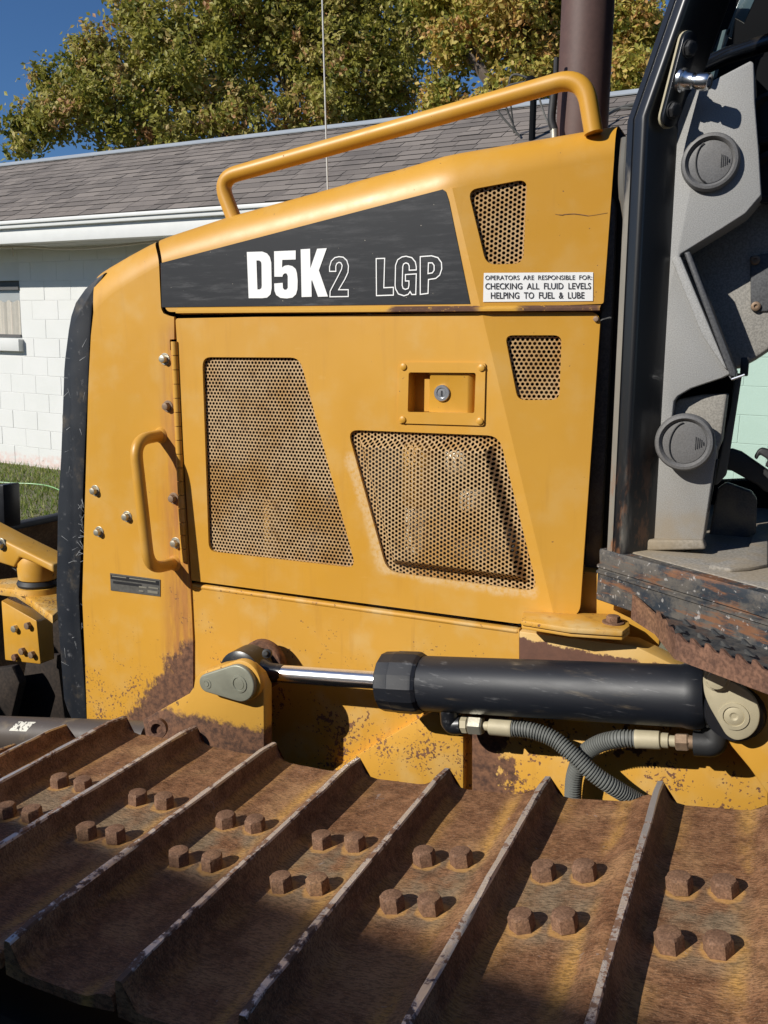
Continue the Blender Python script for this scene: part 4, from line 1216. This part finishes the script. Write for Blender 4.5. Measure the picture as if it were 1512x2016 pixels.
# ------------------------------------------------------------------ track
TI, TO = 1.13, .583                               # inner and outer shoe ends (y)
tips = [at(*q, TI) for q in ((245, 1405), (385, 1425), (540, 1457), (705, 1487), (880, 1507), (1078, 1523), (1300, 1532))]
d0 = (tips[1] - tips[0]); dl = V((d0.x, 0, d0.z)).normalized()
pre = []; p = tips[0]
for k in range(1, 4):
    an = rad(8 + 9 * k); p = p - V((math.cos(an), 0, math.sin(an))) * .157; pre.insert(0, p)
dN = (tips[-1] - tips[-2])
post = []; p = tips[-1]; an0 = math.atan2(dN.z, dN.x)
for k in range(1, 5):
    an = an0 + rad(1.0 - 3.0 * k); p = p + V((math.cos(an), 0, math.sin(an))) * .157; post.append(p)
TP = pre + tips + post
GH = .036                                          # grouser height
prof = [(-.0070, -.010), (-.0062, .020), (-.0048, GH - .003), (-.0036, GH), (.0034, GH), (.0048, GH - .003), (.0075, .018), (.0115, .008), (.019, .0025), (.030, 0), (.100, 0), (.112, .0012), (.122, .005), (.130, .0095), (.138, .0115), (.144, .0100), (.1475, .004), (.1475, -.006), (.135, -.008), (.10, -.013), (.02, -.013)]
def shoe_bm():
    bm = bm_()
    W = TI - TO; n = 14
    rings = []
    for i in range(n + 1):
        yv = W * i / n
        row = []
        for j, (u_, h_) in enumerate(prof):
            dx = dh = 0
            if 0 < i < n: dx = random.gauss(0, .0005); dh = random.gauss(0, .0005) if h_ > .02 else 0
            ee = 0
            if i in (0, n) and h_ > GH - .008: dh = -.004
            row.append(bm.verts.new((u_ + dx, yv, h_ + dh)))
        rings.append(row)
    m = len(prof)
    for A, C in zip(rings, rings[1:]):
        for j in range(m):
            f = bm.faces.new((A[j], A[(j + 1) % m], C[(j + 1) % m], C[j]))
            if j in (2, 3, 4): f.material_index = 1
    for r_ in (rings[0], rings[-1]): bm.faces.new(r_)
    bmesh.ops.triangulate(bm, faces=[f for f in bm.faces if len(f.verts) > 4])
    return bm
shoes = []
bolt_b = bolt_bm(.0148, .0185, 0, ang=.35)
bpos = [(.044, .925 - TO), (.090, .932 - TO), (.044, .822 - TO), (.090, .829 - TO)]
proto = None
meshes = []
for i in range(3):
    random.seed(20 + i)
    o = obj('track_shoe', shoe_bm(), [M['track'], M['edge']], B, 38); meshes.append(o.data); shoes.append(o)
for o in shoes[1:]: D.objects.remove(o)
proto = shoes[0]
bme = None
bolts = []
for k, (u_, v_) in enumerate(bpos):
    if bme is None: o = obj('track_bolt', bolt_b, M['lumprust'], proto, 28); bme = o.data
    else: o = bolts[0].copy(); COL.objects.link(o)
    o.parent = proto; bolts.append(o)
random.seed(5)
for i in range(len(TP) - 1):
    a, b_ = TP[i], TP[i + 1]
    X = V((b_.x - a.x, 0, b_.z - a.z)).normalized(); Z = V((-X.z, 0, X.x))
    org = a - Z * GH; org.y = TO
    sc = V((b_.x - a.x, 0, b_.z - a.z)).length / .1565
    mw = Matrix(((X.x, 0, Z.x, org.x), (0, 1, 0, org.y), (X.z, 0, Z.z, org.z), (0, 0, 0, 1)))
    if i == 0: s_ = proto; bs = bolts
    else:
        s_ = proto.copy(); COL.objects.link(s_); s_.data = meshes[i % 3]; bs = []
        for q in bolts: c = q.copy(); COL.objects.link(c); c.parent = s_; bs.append(c)
    s_.parent = B; s_.matrix_parent_inverse = INV[B.name]; s_.matrix_basis = mw
    for q, (u_, v_) in zip(bs, bpos):
        q.matrix_parent_inverse = Matrix()
        q.matrix_basis = Matrix.Translation((u_ + random.uniform(-.001, .001), v_ + random.uniform(-.002, .002), random.uniform(-.001, .001))) @ Matrix.Rotation(random.uniform(0, 6.3), 4, 'Z') @ Matrix.Rotation(random.uniform(-.05, .05), 4, 'X')
# what carries the track: link chain and roller frame
top = [V((q.x, 0, q.z - .062)) for q in TP]
bm = bm_()
def band(y0, y1, dz0, dz1):
    P = [V((q.x, y0, q.z - dz0)) for q in top]; Q = [V((q.x, y0, q.z - dz1)) for q in top]
    prism(P + Q[::-1], (0, y1 - y0, 0), bm)
band(.80, .835, 0, .10); band(.91, .945, 0, .10)
obj('track_links', bm, M['engine_dark'], B)
obj('track_frame', box((-.6, .87, .45), (2.6, .3, .5), b=.02), M['engine_dark'], B)
bm = prism([(-1.6, 1.14, .3), (.4, 1.14, .3), (.4, 1.14, .80), (-1.6, 1.14, .72)], (0, .3, 0))
obj('belly_plate', bm, M['engine_dark'], B)

# ------------------------------------------------------------------ front: push arm, trunnion, blade
pa = [at(-120, 1437, 1.30), at(300, 1457, 1.30)]
arm = obj('push_arm', tube([pa[0], pa[1]], .0385, 28), black('push_arm_paint', (.075, .060, .050), .45, .3, .6), B)
obj('lower_arm', tube([at(-120, 1505, 1.27), at(160, 1512, 1.27)], .030, 24), M['black'], B)
s = N('flaked_white_paint'); n = s.noise(120, 5, rough=.7)
M['flake'] = s.done(s.mix(s.step(n, .44, .48), (.05, .04, .035), (.62, .60, .52)), .6)
axm = (pa[1] - pa[0]).normalized(); bm = bm_()
c = at(60, 1437, 1.30); cc = pa[0] + axm * (c - pa[0]).dot(axm)
n1 = (CAM - cc); n1 = (n1 - axm * n1.dot(axm)).normalized(); n2 = axm.cross(n1)
if n2.z < 0: n2 = -n2
rows = []
for i in range(7):
    t = -.028 + .009 * i
    rows.append([bm.verts.new(cc + axm * (t + .003 * k) + (n1 * math.cos(rad(8 + 7 * k)) + n2 * math.sin(rad(8 + 7 * k))) * .0391) for k in range(6)])
for A, C in zip(rows, rows[1:]):
    for k in range(5): bm.faces.new((A[k], C[k], C[k + 1], A[k + 1]))
obj('paint_patch', bm, M['flake'], arm)
obj('lifting_eye', lathe(at(312, 1432, 1.20), (.35, -1, .1), [(0, .009), (0, .019), (.008, .020), (.011, .019), (.011, .011), (.004, .010)], 24), M['rust'], arm)
YT = 1.55
M['shade_brown'] = rust_mat('shade_brown_steel', (.022, .016, .013), (.045, .032, .024), (.03, .02, .014), .8, 20)  # very dark brown stands in for the shadow under the front frame
def P3(x, y, Y=YT): return at(x, y, Y)
fr = [P3(2, 1182), P3(72, 1222), P3(80, 1308), P3(10, 1300)]
bm = bm_()
bk = V((.0, .16, 0))
s2 = [P3(72, 1222), P3(103, 1214, YT + .10), P3(107, 1298, YT + .10), P3(80, 1308)]
t2 = [P3(2, 1182), P3(28, 1170, YT + .10), P3(103, 1214, YT + .10), P3(72, 1222)]
for q in (fr, s2, t2): face(bm, q)
q = [P3(10, 1300), P3(80, 1308), P3(107, 1298, YT + .10), P3(28, 1285, YT + .1)]; face(bm, q)
face(bm, [P3(2, 1182), P3(10, 1300), P3(28, 1285, YT + .1), P3(28, 1170, YT + .10)])
bmesh.ops.remove_doubles(bm, verts=bm.verts[:], dist=.0005); bev(bm, .004)
trun = obj('trunnion_box', bm, M['yellow'], B)
for px, m in (((32, 1237), 'zinc'), ((58, 1231), 'dirtzinc'), ((47, 1281), 'dirtzinc'), ((66, 1288), 'dirtzinc'), ((33, 1293), 'rust')):
    bolt('bolt', at(*px, YT), (0, -1, 0), .010, .012, M[m], trun)
zf = at(60, 1180, YT).z
fl = [atz(x, y, zf + .02) for x, y in ((-20, 1150), (0, 1157), (30, 1161), (60, 1180), (103, 1212), (118, 1200), (118, 1172), (80, 1140), (45, 1135), (0, 1140), (-20, 1142))]
obj('flange', prism(fl, (0, 0, -.022), b=.004), M['dusty'], trun)
bc = atz(78, 1162, zf + .02)
obj('ball_joint', lathe(bc, (0, 0, 1), [(0, .062), (.014, .058), (.016, .046), (.03, .044), (.035, .05), (.08, .052), (.095, .045), (.10, .02)], 30), M['worn'], trun)
obj('boot', lathe(bc + V((0, 0, .014)), (0, 0, 1), [(0, .052), (.008, .055), (.018, .050)], 24), M['rubber'], trun)
Ya = YT - .03
bmA = [P3(-60, 1028, Ya), P3(0, 1060, Ya), P3(104, 1112, Ya), P3(106, 1129, Ya), P3(60, 1106, Ya), P3(38, 1098, Ya), P3(28, 1118, Ya), P3(-60, 1090, Ya)]
tl_ = obj('tilt_link', prism(bmA, (0, .075, .0), b=.006, seg=3), M['worn'], B)
bolt('bolt', P3(3, 1071, Ya), (0, -1, 0), .012, .014, M['zinc'], tl_, .016)
obj('adjuster_nut', lathe(P3(28, 1108, Ya + .04), (1, 0, -.45), [(0, .014), (.022, .014)], 6), M['seal'], tl_, 20)
obj('adjuster_screw', lathe(P3(42, 1114, Ya + .04), (1, 0, -.45), [(0, .018), (.05, .018)], 20), M['rubber'], tl_)
obj('shadow_frame', box((-1.85, 2.35, .74), (.5, .8, .4), b=.02), M['shade_brown'], B)  # dark box put where deep shadow lies behind the front
obj('frame_web', prism([at(x, y, 1.74) for x, y in ((52, 1296), (112, 1290), (128, 1420), (30, 1420))], (0, .03, 0), b=.004), M['shade_brown'], B)
obj('frame_web', prism([at(x, y, 1.66) for x, y in ((-30, 1320), (22, 1312), (38, 1345), (20, 1420), (-30, 1420))], (0, .03, 0), b=.006), M['shade_brown'], B)
obj('post', prism([at(-14, 955, 1.72), at(6, 955, 1.72), at(9, 1040, 1.72), at(-14, 1040, 1.72)], (0, .06, 0), b=.004), M['black'], B)
XB = -2.42
zb = atx(60, 1022, XB).z
bm = bm_(); rows = []
for y in (.4, 1.2, 2.0, 2.8, 3.6):
    rows.append([bm.verts.new((XB - .18 * (1 - ((h - .55) / .55) ** 2) * 0 + .16 * ((h - .6) / .5) ** 2 - .10, y, h)) for h in (.1, .3, .5, .7, .9, zb - .02)])
for A, C in zip(rows, rows[1:]):
    for k in range(5): bm.faces.new((A[k], C[k], C[k + 1], A[k + 1]))
blade = obj('blade', bm, rust_mat('blade_dusty_rust', (.16, .085, .04), (.24, .135, .065), (.10, .055, .03), .8, 25), B)
obj('top_rail', box((XB + .0, 2.0, zb - .012), (.05, 3.2, .022), b=.006), M['rubber'], blade)

# ------------------------------------------------------------------ cab
cab = obj('cab', box((.55, 2.35, 2.78), (1.7, 1.9, .06), b=.02), M['cab'], B)
U = V((.81, -.585, 0)).normalized(); W_ = V((-U.y, U.x, 0))     # along the door opening, and inwards
CP = at(1228, 1060, 1.385)                         # pillar corner low down
CP.z = 0
def cp(u_, v_, z): return V((CP.x + U.x * u_ + W_.x * v_, CP.y + U.y * u_ + W_.y * v_, z))
zsl = at(1222, 1090, 1.39).z
zk = at(1266, 228, 1.385).z                        # knee of the pillar
lean = (at(1346, 0, 1.385) - at(1266, 228, 1.385)); lean /= lean.z
def pil(z, u_, v_):
    p = cp(u_, v_, min(z, zk)); x_ = 0
    tw = at(1268, 240, 1.385).x - CP.x
    p.x += tw * (min(z, zk) - 1.2) / (zk - 1.2) 
    if z > zk: p += V((lean.x, 0, 1)) * (z - zk)
    return p
sec = [(-.040, .012), (-.0385, .004), (-.034, 0), (-.023, 0), (-.022, .002), (-.017, .002), (-.016, 0), (-.006, 0), (-.0035, .0005), (-.001, .002), (.001, .0045), (.002, .008), (.002, .083), (-.004, .09), (-.036, .09), (-.040, .084)]
zs_ = [zsl - .004, 1.33, 1.4, 1.6, 1.8, zk - .03, zk - .012, zk, zk + .012, zk + .04, 2.3, 2.75]
bm = bm_(); rows = [[bm.verts.new(pil(z, *q)) for q in sec] for z in zs_]
for A, C in zip(rows, rows[1:]):
    for k in range(len(sec)): bm.faces.new((A[k], A[(k + 1) % len(sec)], C[(k + 1) % len(sec)], C[k])).material_index = 1 if k in (0, 1, 2, 15) else 0
bm.faces.new(rows[0]); bm.faces.new(rows[-1])
def pillar_mat(name, dusty):
    s = N(name)
    z = s.xyz()[2]
    n = s.noise(14, 6, rough=.65, stretch=(1, 1, .25))
    d = s.step(s.math('MULTIPLY_ADD', s.step(z, 2.05, 1.6), .22, n), .50, .66) if dusty else s.mul(s.step(n, .55, .7), s.step(z, 1.6, 1.3), .5)
    col = s.mix(s.mul(d, .85), (.007, .0075, .009), s.mix(s.noise(60, 4, stretch=(1, 1, .2)), (.16, .15, .125), (.30, .27, .22)))
    rr = s.mul(s.step(z, 1.5, 1.3), s.step(s.noise(40, 6, rough=.7, stretch=(1, 1, .4)), .5, .62), .9 if dusty else .5)
    col = s.mix(rr, col, (.22, .095, .04))
    return s.done(col, s.math('MULTIPLY_ADD', d, .35, .36), 0, .6, Coat_Weight=.3, Coat_Roughness=.1)
M['pillar'] = pillar_mat('cab_pillar_paint', False)
M['pillar_dust'] = pillar_mat('dusty_cab_pillar_paint', True)
pillar = obj('door_pillar', bm, [M['pillar'], M['pillar_dust']], cab, 40)
# rubber seal bulging from the bulkhead gap
obj('door_seal', tube(spline([at(1237, 272, 1.43), at(1234, 300, 1.43), at(1231, 350, 1.43), at(1233, 400, 1.435), at(1234, 470, 1.44), at(1229, 640, 1.445)], 5), [.011] * 15 + [.009, .008, .007, .006, .005, .005, .005, .005, .005, .005, .005][:11], 10), M['seal'], cab)
bm = prism([at(x, y, 1.52) for x, y in ((1165, 262), (1222, 256), (1236, 276), (1300, 300), (1270, 1205), (1130, 1205))], (0, .04, 0))
obj('bulkhead', bm, M['rubber'], cab)
obj('bulkhead_edge', prism([at(x, y, 1.475) for x, y in ((1196, 380), (1207, 388), (1212, 410), (1208, 560), (1180, 1130), (1150, 1130))], (0, .02, 0), b=.004), M['darkgrey'], cab)
# sill beam
zbt = at(1196, 1190, 1.39).z
hh = zsl - zbt
sp = [(.002, 0), (.0, .02), (.0, .52), (-.004, .545), (-.004, .585), (.001, .60), (.001, .64), (-.003, .655), (-.003, .70), (.003, .72), (.001, .96), (.003, 1.0), (.05, 1.0), (.05, 0)]
def sill_bm(u0, u1):
    bm = bm_(); rows = []
    for i in range(13):
        u_ = u0 + (u1 - u0) * i / 12
        rows.append([bm.verts.new(cp(u_, v_ - .004, zbt + hh * h_)) for v_, h_ in sp])
    for A, C in zip(rows, rows[1:]):
        for k in range(len(sp)): bm.faces.new((A[k], A[(k + 1) % len(sp)], C[(k + 1) % len(sp)], C[k]))
    bm.faces.new(rows[0]); bm.faces.new(rows[-1]); bev(bm, .0015, 2, 40)
    return bm
obj('sill', sill_bm(-.05, .62), M['sill'], cab)
# grip step
zt_ = zbt + hh * .22
e = [atz(1245, 1170, zt_ + .012), atz(1292, 1213, zt_), atz(1330, 1258, zt_), atz(1512, 1322, zt_), atz(1640, 1366, zt_)]
tl = []
def teeth(a, b_, n, h, start=0):
    out = []
    for i in range(n):
        p, q = a.lerp(b_, i / n), a.lerp(b_, (i + 1) / n)
        out += [p, p.lerp(q, .02) + V((0, 0, h)), p.lerp(q, .2) + V((0, 0, h)), p.lerp(q, .72) + V((0, 0, 0))]
    return out
def wall_strip(path, zlow, th):
    bm = bm_(); f, b_ = [], []
    for i, p in enumerate(path):
        d = (path[min(i + 1, len(path) - 1)] - path[max(i - 1, 0)]); d.z = 0; d.normalize(); nn = V((-d.y, d.x, 0))
        f.append((bm.verts.new(p), bm.verts.new(V((p.x, p.y, zlow)))))
        b_.append((bm.verts.new(p + nn * th), bm.verts.new(V((p.x + nn.x * th, p.y + nn.y * th, zlow)))))
    for (A, Bq), (C, Dq) in zip(zip(f, b_), list(zip(f, b_))[1:]):
        bm.faces.new((A[0], C[0], C[1], A[1])); bm.faces.new((Bq[0], Dq[0], Dq[1], Bq[1])); bm.faces.new((A[0], C[0], Dq[0], Bq[0]))
    bm.faces.new((f[0][0], f[0][1], b_[0][1], b_[0][0])); bm.faces.new((f[-1][0], f[-1][1], b_[-1][1], b_[-1][0]))
    return bm
path = [e[0], e[1]] + teeth(e[1], e[2], 3, .007) + teeth(e[2], e[3], 6, .008) + teeth(e[3], e[4], 5, .009)
step = obj('step', wall_strip(path, zt_ - .029, .004), M['rust'], cab, 0)
tr_ = [e[0] + V((0, 0, -.012)), e[1] + V((0, 0, -.006)), e[2] + V((0, 0, -.006)), e[4] + V((0, 0, -.006)), cp(.62, 0, zt_ - .006), cp(0, 0, zt_ - .006)]
obj('tread', prism([p + V((0, .002, 0)) for p in tr_], (0, 0, -.006)), M['step'], step)
fwd = -W_
for row in (1, 2):
    p0 = e[2].lerp(cp(.06, 0, zt_), .34 * row); p1 = e[4].lerp(cp(.62, 0, zt_), .34 * row)
    for i in range(9):
        q = p0.lerp(p1, (i + .5 * (row % 2)) / 9)
        d = (p1 - p0).normalized()
        obj('tooth', prism([q, q + V((0, 0, .0062)), q + d * .003 + V((0, 0, .0062)), q + d * .015], W_ * .004), M['step'], step, 0)
# floor
zfl = zsl + .002
fm = [cp(-.02, .02, zfl), cp(.6, .02, zfl), V((.6, 2.2, zfl)), V((-.22, 2.2, zfl)), cp(-.05, .1, zfl)]
obj('floor_mat', prism(fm, (0, 0, -.02), b=.003), M['mat'], cab)
obj('pedal_mat', prism([atz(x, y, zfl + .006) for x, y in ((1395, 1112), (1440, 1119), (1475, 1117), (1512, 1110), (1512, 1050), (1480, 1056), (1470, 1090))], (0, 0, -.008), b=.003), M['mat'], cab)
YP = 1.44
def plate(name, px, Y, th, m, par=cab, b=.004, seg=3, **k):
    return obj(name, prism([at(x, y, Y) for x, y in px], (0, th, 0), b=b, seg=seg), M[m], par, 40, **k)
plate('kick_strip', [(1241, 1062), (1384, 1064), (1390, 1082), (1241, 1086)], YP - .012, .03, 'mat')
col_ = plate('side_console', [(1268, 1064), (1282, 905), (1300, 640), (1316, 330), (1330, 215), (1362, 176), (1400, 160), (1478, 119), (1484, 124), (1486, 200), (1494, 300), (1499, 384), (1468, 420), (1425, 448), (1340, 500), (1338, 506), (1392, 626), (1436, 728), (1437, 737), (1420, 745), (1360, 765), (1334, 780), (1327, 790), (1322, 830), (1388, 860), (1410, 880), (1408, 905), (1384, 1066)], YP, .07, 'grey', b=.006)
plate('console_lower', [(1325, 800), (1335, 786), (1380, 778), (1432, 776), (1420, 870), (1405, 905), (1330, 900)], YP + .025, .06, 'pod')
bm = prism([at(x, y, YP + .085) for x, y in ((1338, 498), (1425, 440), (1490, 385), (1540, 370), (1560, 640), (1512, 690), (1485, 708), (1448, 728), (1436, 722))], (0, .12, 0), b=.008, seg=3)
pod = obj('instrument_pod', bm, M['pod'], cab, 40)
pl = plate('cover_plate', [(1477, 504), (1560, 490), (1560, 612), (1483, 614), (1478, 608)], YP + .081, .006, 'darkgrey', pod, .002)
for px in ((1487, 512), (1488, 603)):
    q = at(*px, YP + .080); obj('screw', lathe(q, (0, -1, 0), [(0, .0075), (.003, .0072), (.0045, .005), (.0045, .003), (.002, .0028)], 18), M['dirtzinc'], pl)
plate('console_back', [(1310, 770), (1446, 730), (1440, 800), (1415, 900), (1310, 880)], YP + .085, .02, 'dark', b=0)  # near-black plate stands in for the shaded undercut of the console
plate('trim_bar', [(1346, 497), (1358, 494), (1450, 732), (1449, 742), (1438, 741), (1430, 722)], YP - .01, .05, 'darkgrey', b=.003)
plate('trim_ridge', [(1322, 512), (1330, 503), (1340, 506), (1432, 728), (1424, 722), (1382, 660)], YP - .008, .02, 'grey', b=.004)
obj('clip', tube([at(1437, 741, YP), at(1441, 747, YP - .012), at(1466, 738, YP - .012)], .0018, 6), M['chrome'], cab)
obj('clip', box(at(1466, 722, YP + .06), (.012, .02, .03), b=.002), M['rubber'], cab)
# round air vents
def vent(px, Y, r, tall, ang):
    c = at(*px, Y); ax_ = (0, -1, 0)
    v = obj('air_vent', lathe(c, ax_, [(0, r * .96), (tall, r), (tall + .006, r * .985), (tall + .010, r * .93), (tall + .011, r * .84), (tall + .007, r * .76), (tall + .004, r * .74)], 48), M['vent'], cab, 40)
    cc = c + V((0, -tall - .004, 0)); ri = r * .73
    obj('vent_disc', lathe(cc, ax_, [(0, ri), (.001, ri * .99), (.0022, ri * .8), (.0028, ri * .3)], 36), M['vent'], v, 60)
    bm = bm_(); pr_ = []
    for k in range(15):
        t = rad(-75 + 150 * k / 14); x_ = ri * .95 * math.sin(t) ; z_ = -ri * .1 - ri * .55 * math.cos(t)
        pr_.append(cc + V((math.cos(ang) * z_ - math.sin(ang) * x_, -.0036, math.sin(ang) * z_ + math.cos(ang) * x_)))
    obj('vent_blade', tube(pr_, .0011, 6), M['rubber'], v)
    for k in range(5):
        xx = .50 + .085 * k; p = cc + V((ri * xx, -.0030, 0)); hgt = ri * math.sqrt(max(.02, .86 ** 2 - xx * xx)) * .42
        obj('vent_rib', box(p, (.0009, .002, hgt * 2)), M['darkgrey'], v, 0)
    return v
vent((1399, 321), YP + .001, .0425, .004, .1)
vent((1351, 868), YP - .002, .0455, .024, -.15)
# side of the console past its right edge
plate('dash_side', [(1486, 112), (1520, 108), (1600, 108), (1600, 440), (1500, 384)], YP + .07, .3, 'dark', b=.004)
obj('dial_ring', lathe(at(1522, 235, YP + .05), (-.5, -1, 0), [(0, .028), (.01, .038), (.02, .036), (.021, .03), (.012, .026)], 30), M['rubber'], cab)
obj('dial_ring', lathe(at(1528, 350, YP + .05), (-.5, -1, 0), [(0, .028), (.01, .040), (.02, .038), (.021, .03), (.012, .026)], 30), M['rubber'], cab)
# latch bracket and peg on the pillar
pk = at(1335, 158, 1.40)
ld = (at(1352, 98, 1.40) - at(1320, 222, 1.40)).normalized()
nB = V((.80, -.60, .0)); nB = (nB - ld * nB.dot(ld)).normalized(); sB = ld.cross(nB)
def pb(a, b_, c=0): return pk + ld * a + sB * b_ + nB * c
st_ = []
for cxx, sg in ((.050, 1), (-.050, -1)):
    for k in range(9):
        t = rad(-90 + 180 * k / 8) * sg; st_.append((cxx + .015 * math.cos(t) * sg, .015 * math.sin(t)))
bm = prism([pb(a, b_, 0) for a, b_ in st_], nB * .005, b=.001)
lb = obj('latch_bracket', bm, M['black'], cab, 40)
obj('bracket_shim', prism([pb(a * 1.03, b_ * 1.12, -.004) for a, b_ in st_], nB * .004), M['beige'], lb, 40)
for a in (.042, -.042):
    b0 = bolt_bm(.011, .009, .0125); b0.transform(Matrix.Translation(pb(a, 0, .005)) @ facing(nB).to_4x4()); obj('bolt', b0, M['rubber'], lb, 40)
p0 = pb(0, 0, .004); p1 = at(1397, 162, 1.385)
d = p1 - p0; Ld = d.length
obj('peg', lathe(p0, d, [(0, .0165), (.09 * Ld, .0165), (.10 * Ld, .013), (.18 * Ld, .0145), (.26 * Ld, .012), (.46 * Ld, .0115), (.5 * Ld, .009), (.58 * Ld, .0092), (.62 * Ld, .0118), (.92 * Ld, .0125), (Ld, .0105), (Ld * .98, .007), (Ld * .8, .0065)], 24), M['chrome'], lb, 40)
# dark inside: far posts, teal strips painted for sky seen in the glass, grab bar
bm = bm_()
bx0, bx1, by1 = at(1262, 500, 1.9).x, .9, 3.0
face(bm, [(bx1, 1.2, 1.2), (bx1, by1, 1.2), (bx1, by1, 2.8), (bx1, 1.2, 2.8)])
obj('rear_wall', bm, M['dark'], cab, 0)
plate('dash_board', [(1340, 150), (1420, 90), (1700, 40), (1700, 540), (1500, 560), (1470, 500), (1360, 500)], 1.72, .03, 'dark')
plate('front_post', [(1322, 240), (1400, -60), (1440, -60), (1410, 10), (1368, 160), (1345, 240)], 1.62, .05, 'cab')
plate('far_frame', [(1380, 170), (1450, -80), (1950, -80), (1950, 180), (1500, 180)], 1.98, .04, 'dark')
plate('sky_strip', [(1385, 130), (1368, 130), (1404, -20), (1434, -20), (1396, 112), (1390, 130)], 1.70, .006, 'teal', b=.001)
plate('sky_strip', [(1402, 160), (1380, 160), (1420, 60), (1440, 55), (1425, 100), (1412, 150)], 1.71, .006, 'teal', b=.001)
plate('sky_strip', [(1428, 70), (1455, 0), (1475, -20), (1490, -10), (1465, 45), (1448, 35), (1440, 75)], 1.71, .006, 'teal', b=.001)
obj('grab_bar', tube([at(1345, 150, 1.56), at(1430, 110, 1.57), at(1560, 68, 1.58)], .0135, 14), M['cab'], cab)
# front quarter window with the house seen through it
YQ = 2.0
plate('pane', [(1380, 650), (1700, 650), (1700, 965), (1380, 965)], YQ, .005, 'glass', b=0)
plate('window_post', [(1448, 735), (1461, 735), (1430, 935), (1412, 955), (1405, 955), (1415, 905)], YP + .11, .015, 'seal', b=.003)
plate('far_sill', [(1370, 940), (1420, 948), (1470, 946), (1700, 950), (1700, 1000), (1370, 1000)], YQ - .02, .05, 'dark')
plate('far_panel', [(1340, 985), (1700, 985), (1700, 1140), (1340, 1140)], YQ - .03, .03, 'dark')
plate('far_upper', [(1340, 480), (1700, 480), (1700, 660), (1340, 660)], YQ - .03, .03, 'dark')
plate('inner_panel', [(1390, 1085), (1412, 962), (1430, 950), (1480, 968), (1490, 985), (1488, 1052), (1400, 1080)], 1.62, .02, 'darkgrey')
lever = plate('lever', [(1408, 886), (1442, 884), (1460, 890), (1512, 926), (1560, 960), (1560, 985), (1505, 968), (1490, 955), (1440, 927), (1408, 922)], YP + .12, .02, 'rubber', b=.004)
plate('lever_grip', [(1484, 900), (1492, 886), (1500, 882), (1530, 890), (1530, 930), (1506, 918), (1512, 905), (1496, 895), (1490, 906)], YP + .10, .02, 'rubber', lever, .003)
plate('vent_slot', [(1409, 905), (1414, 905), (1395, 1010), (1388, 1010)], YP + .02, .02, 'rubber')
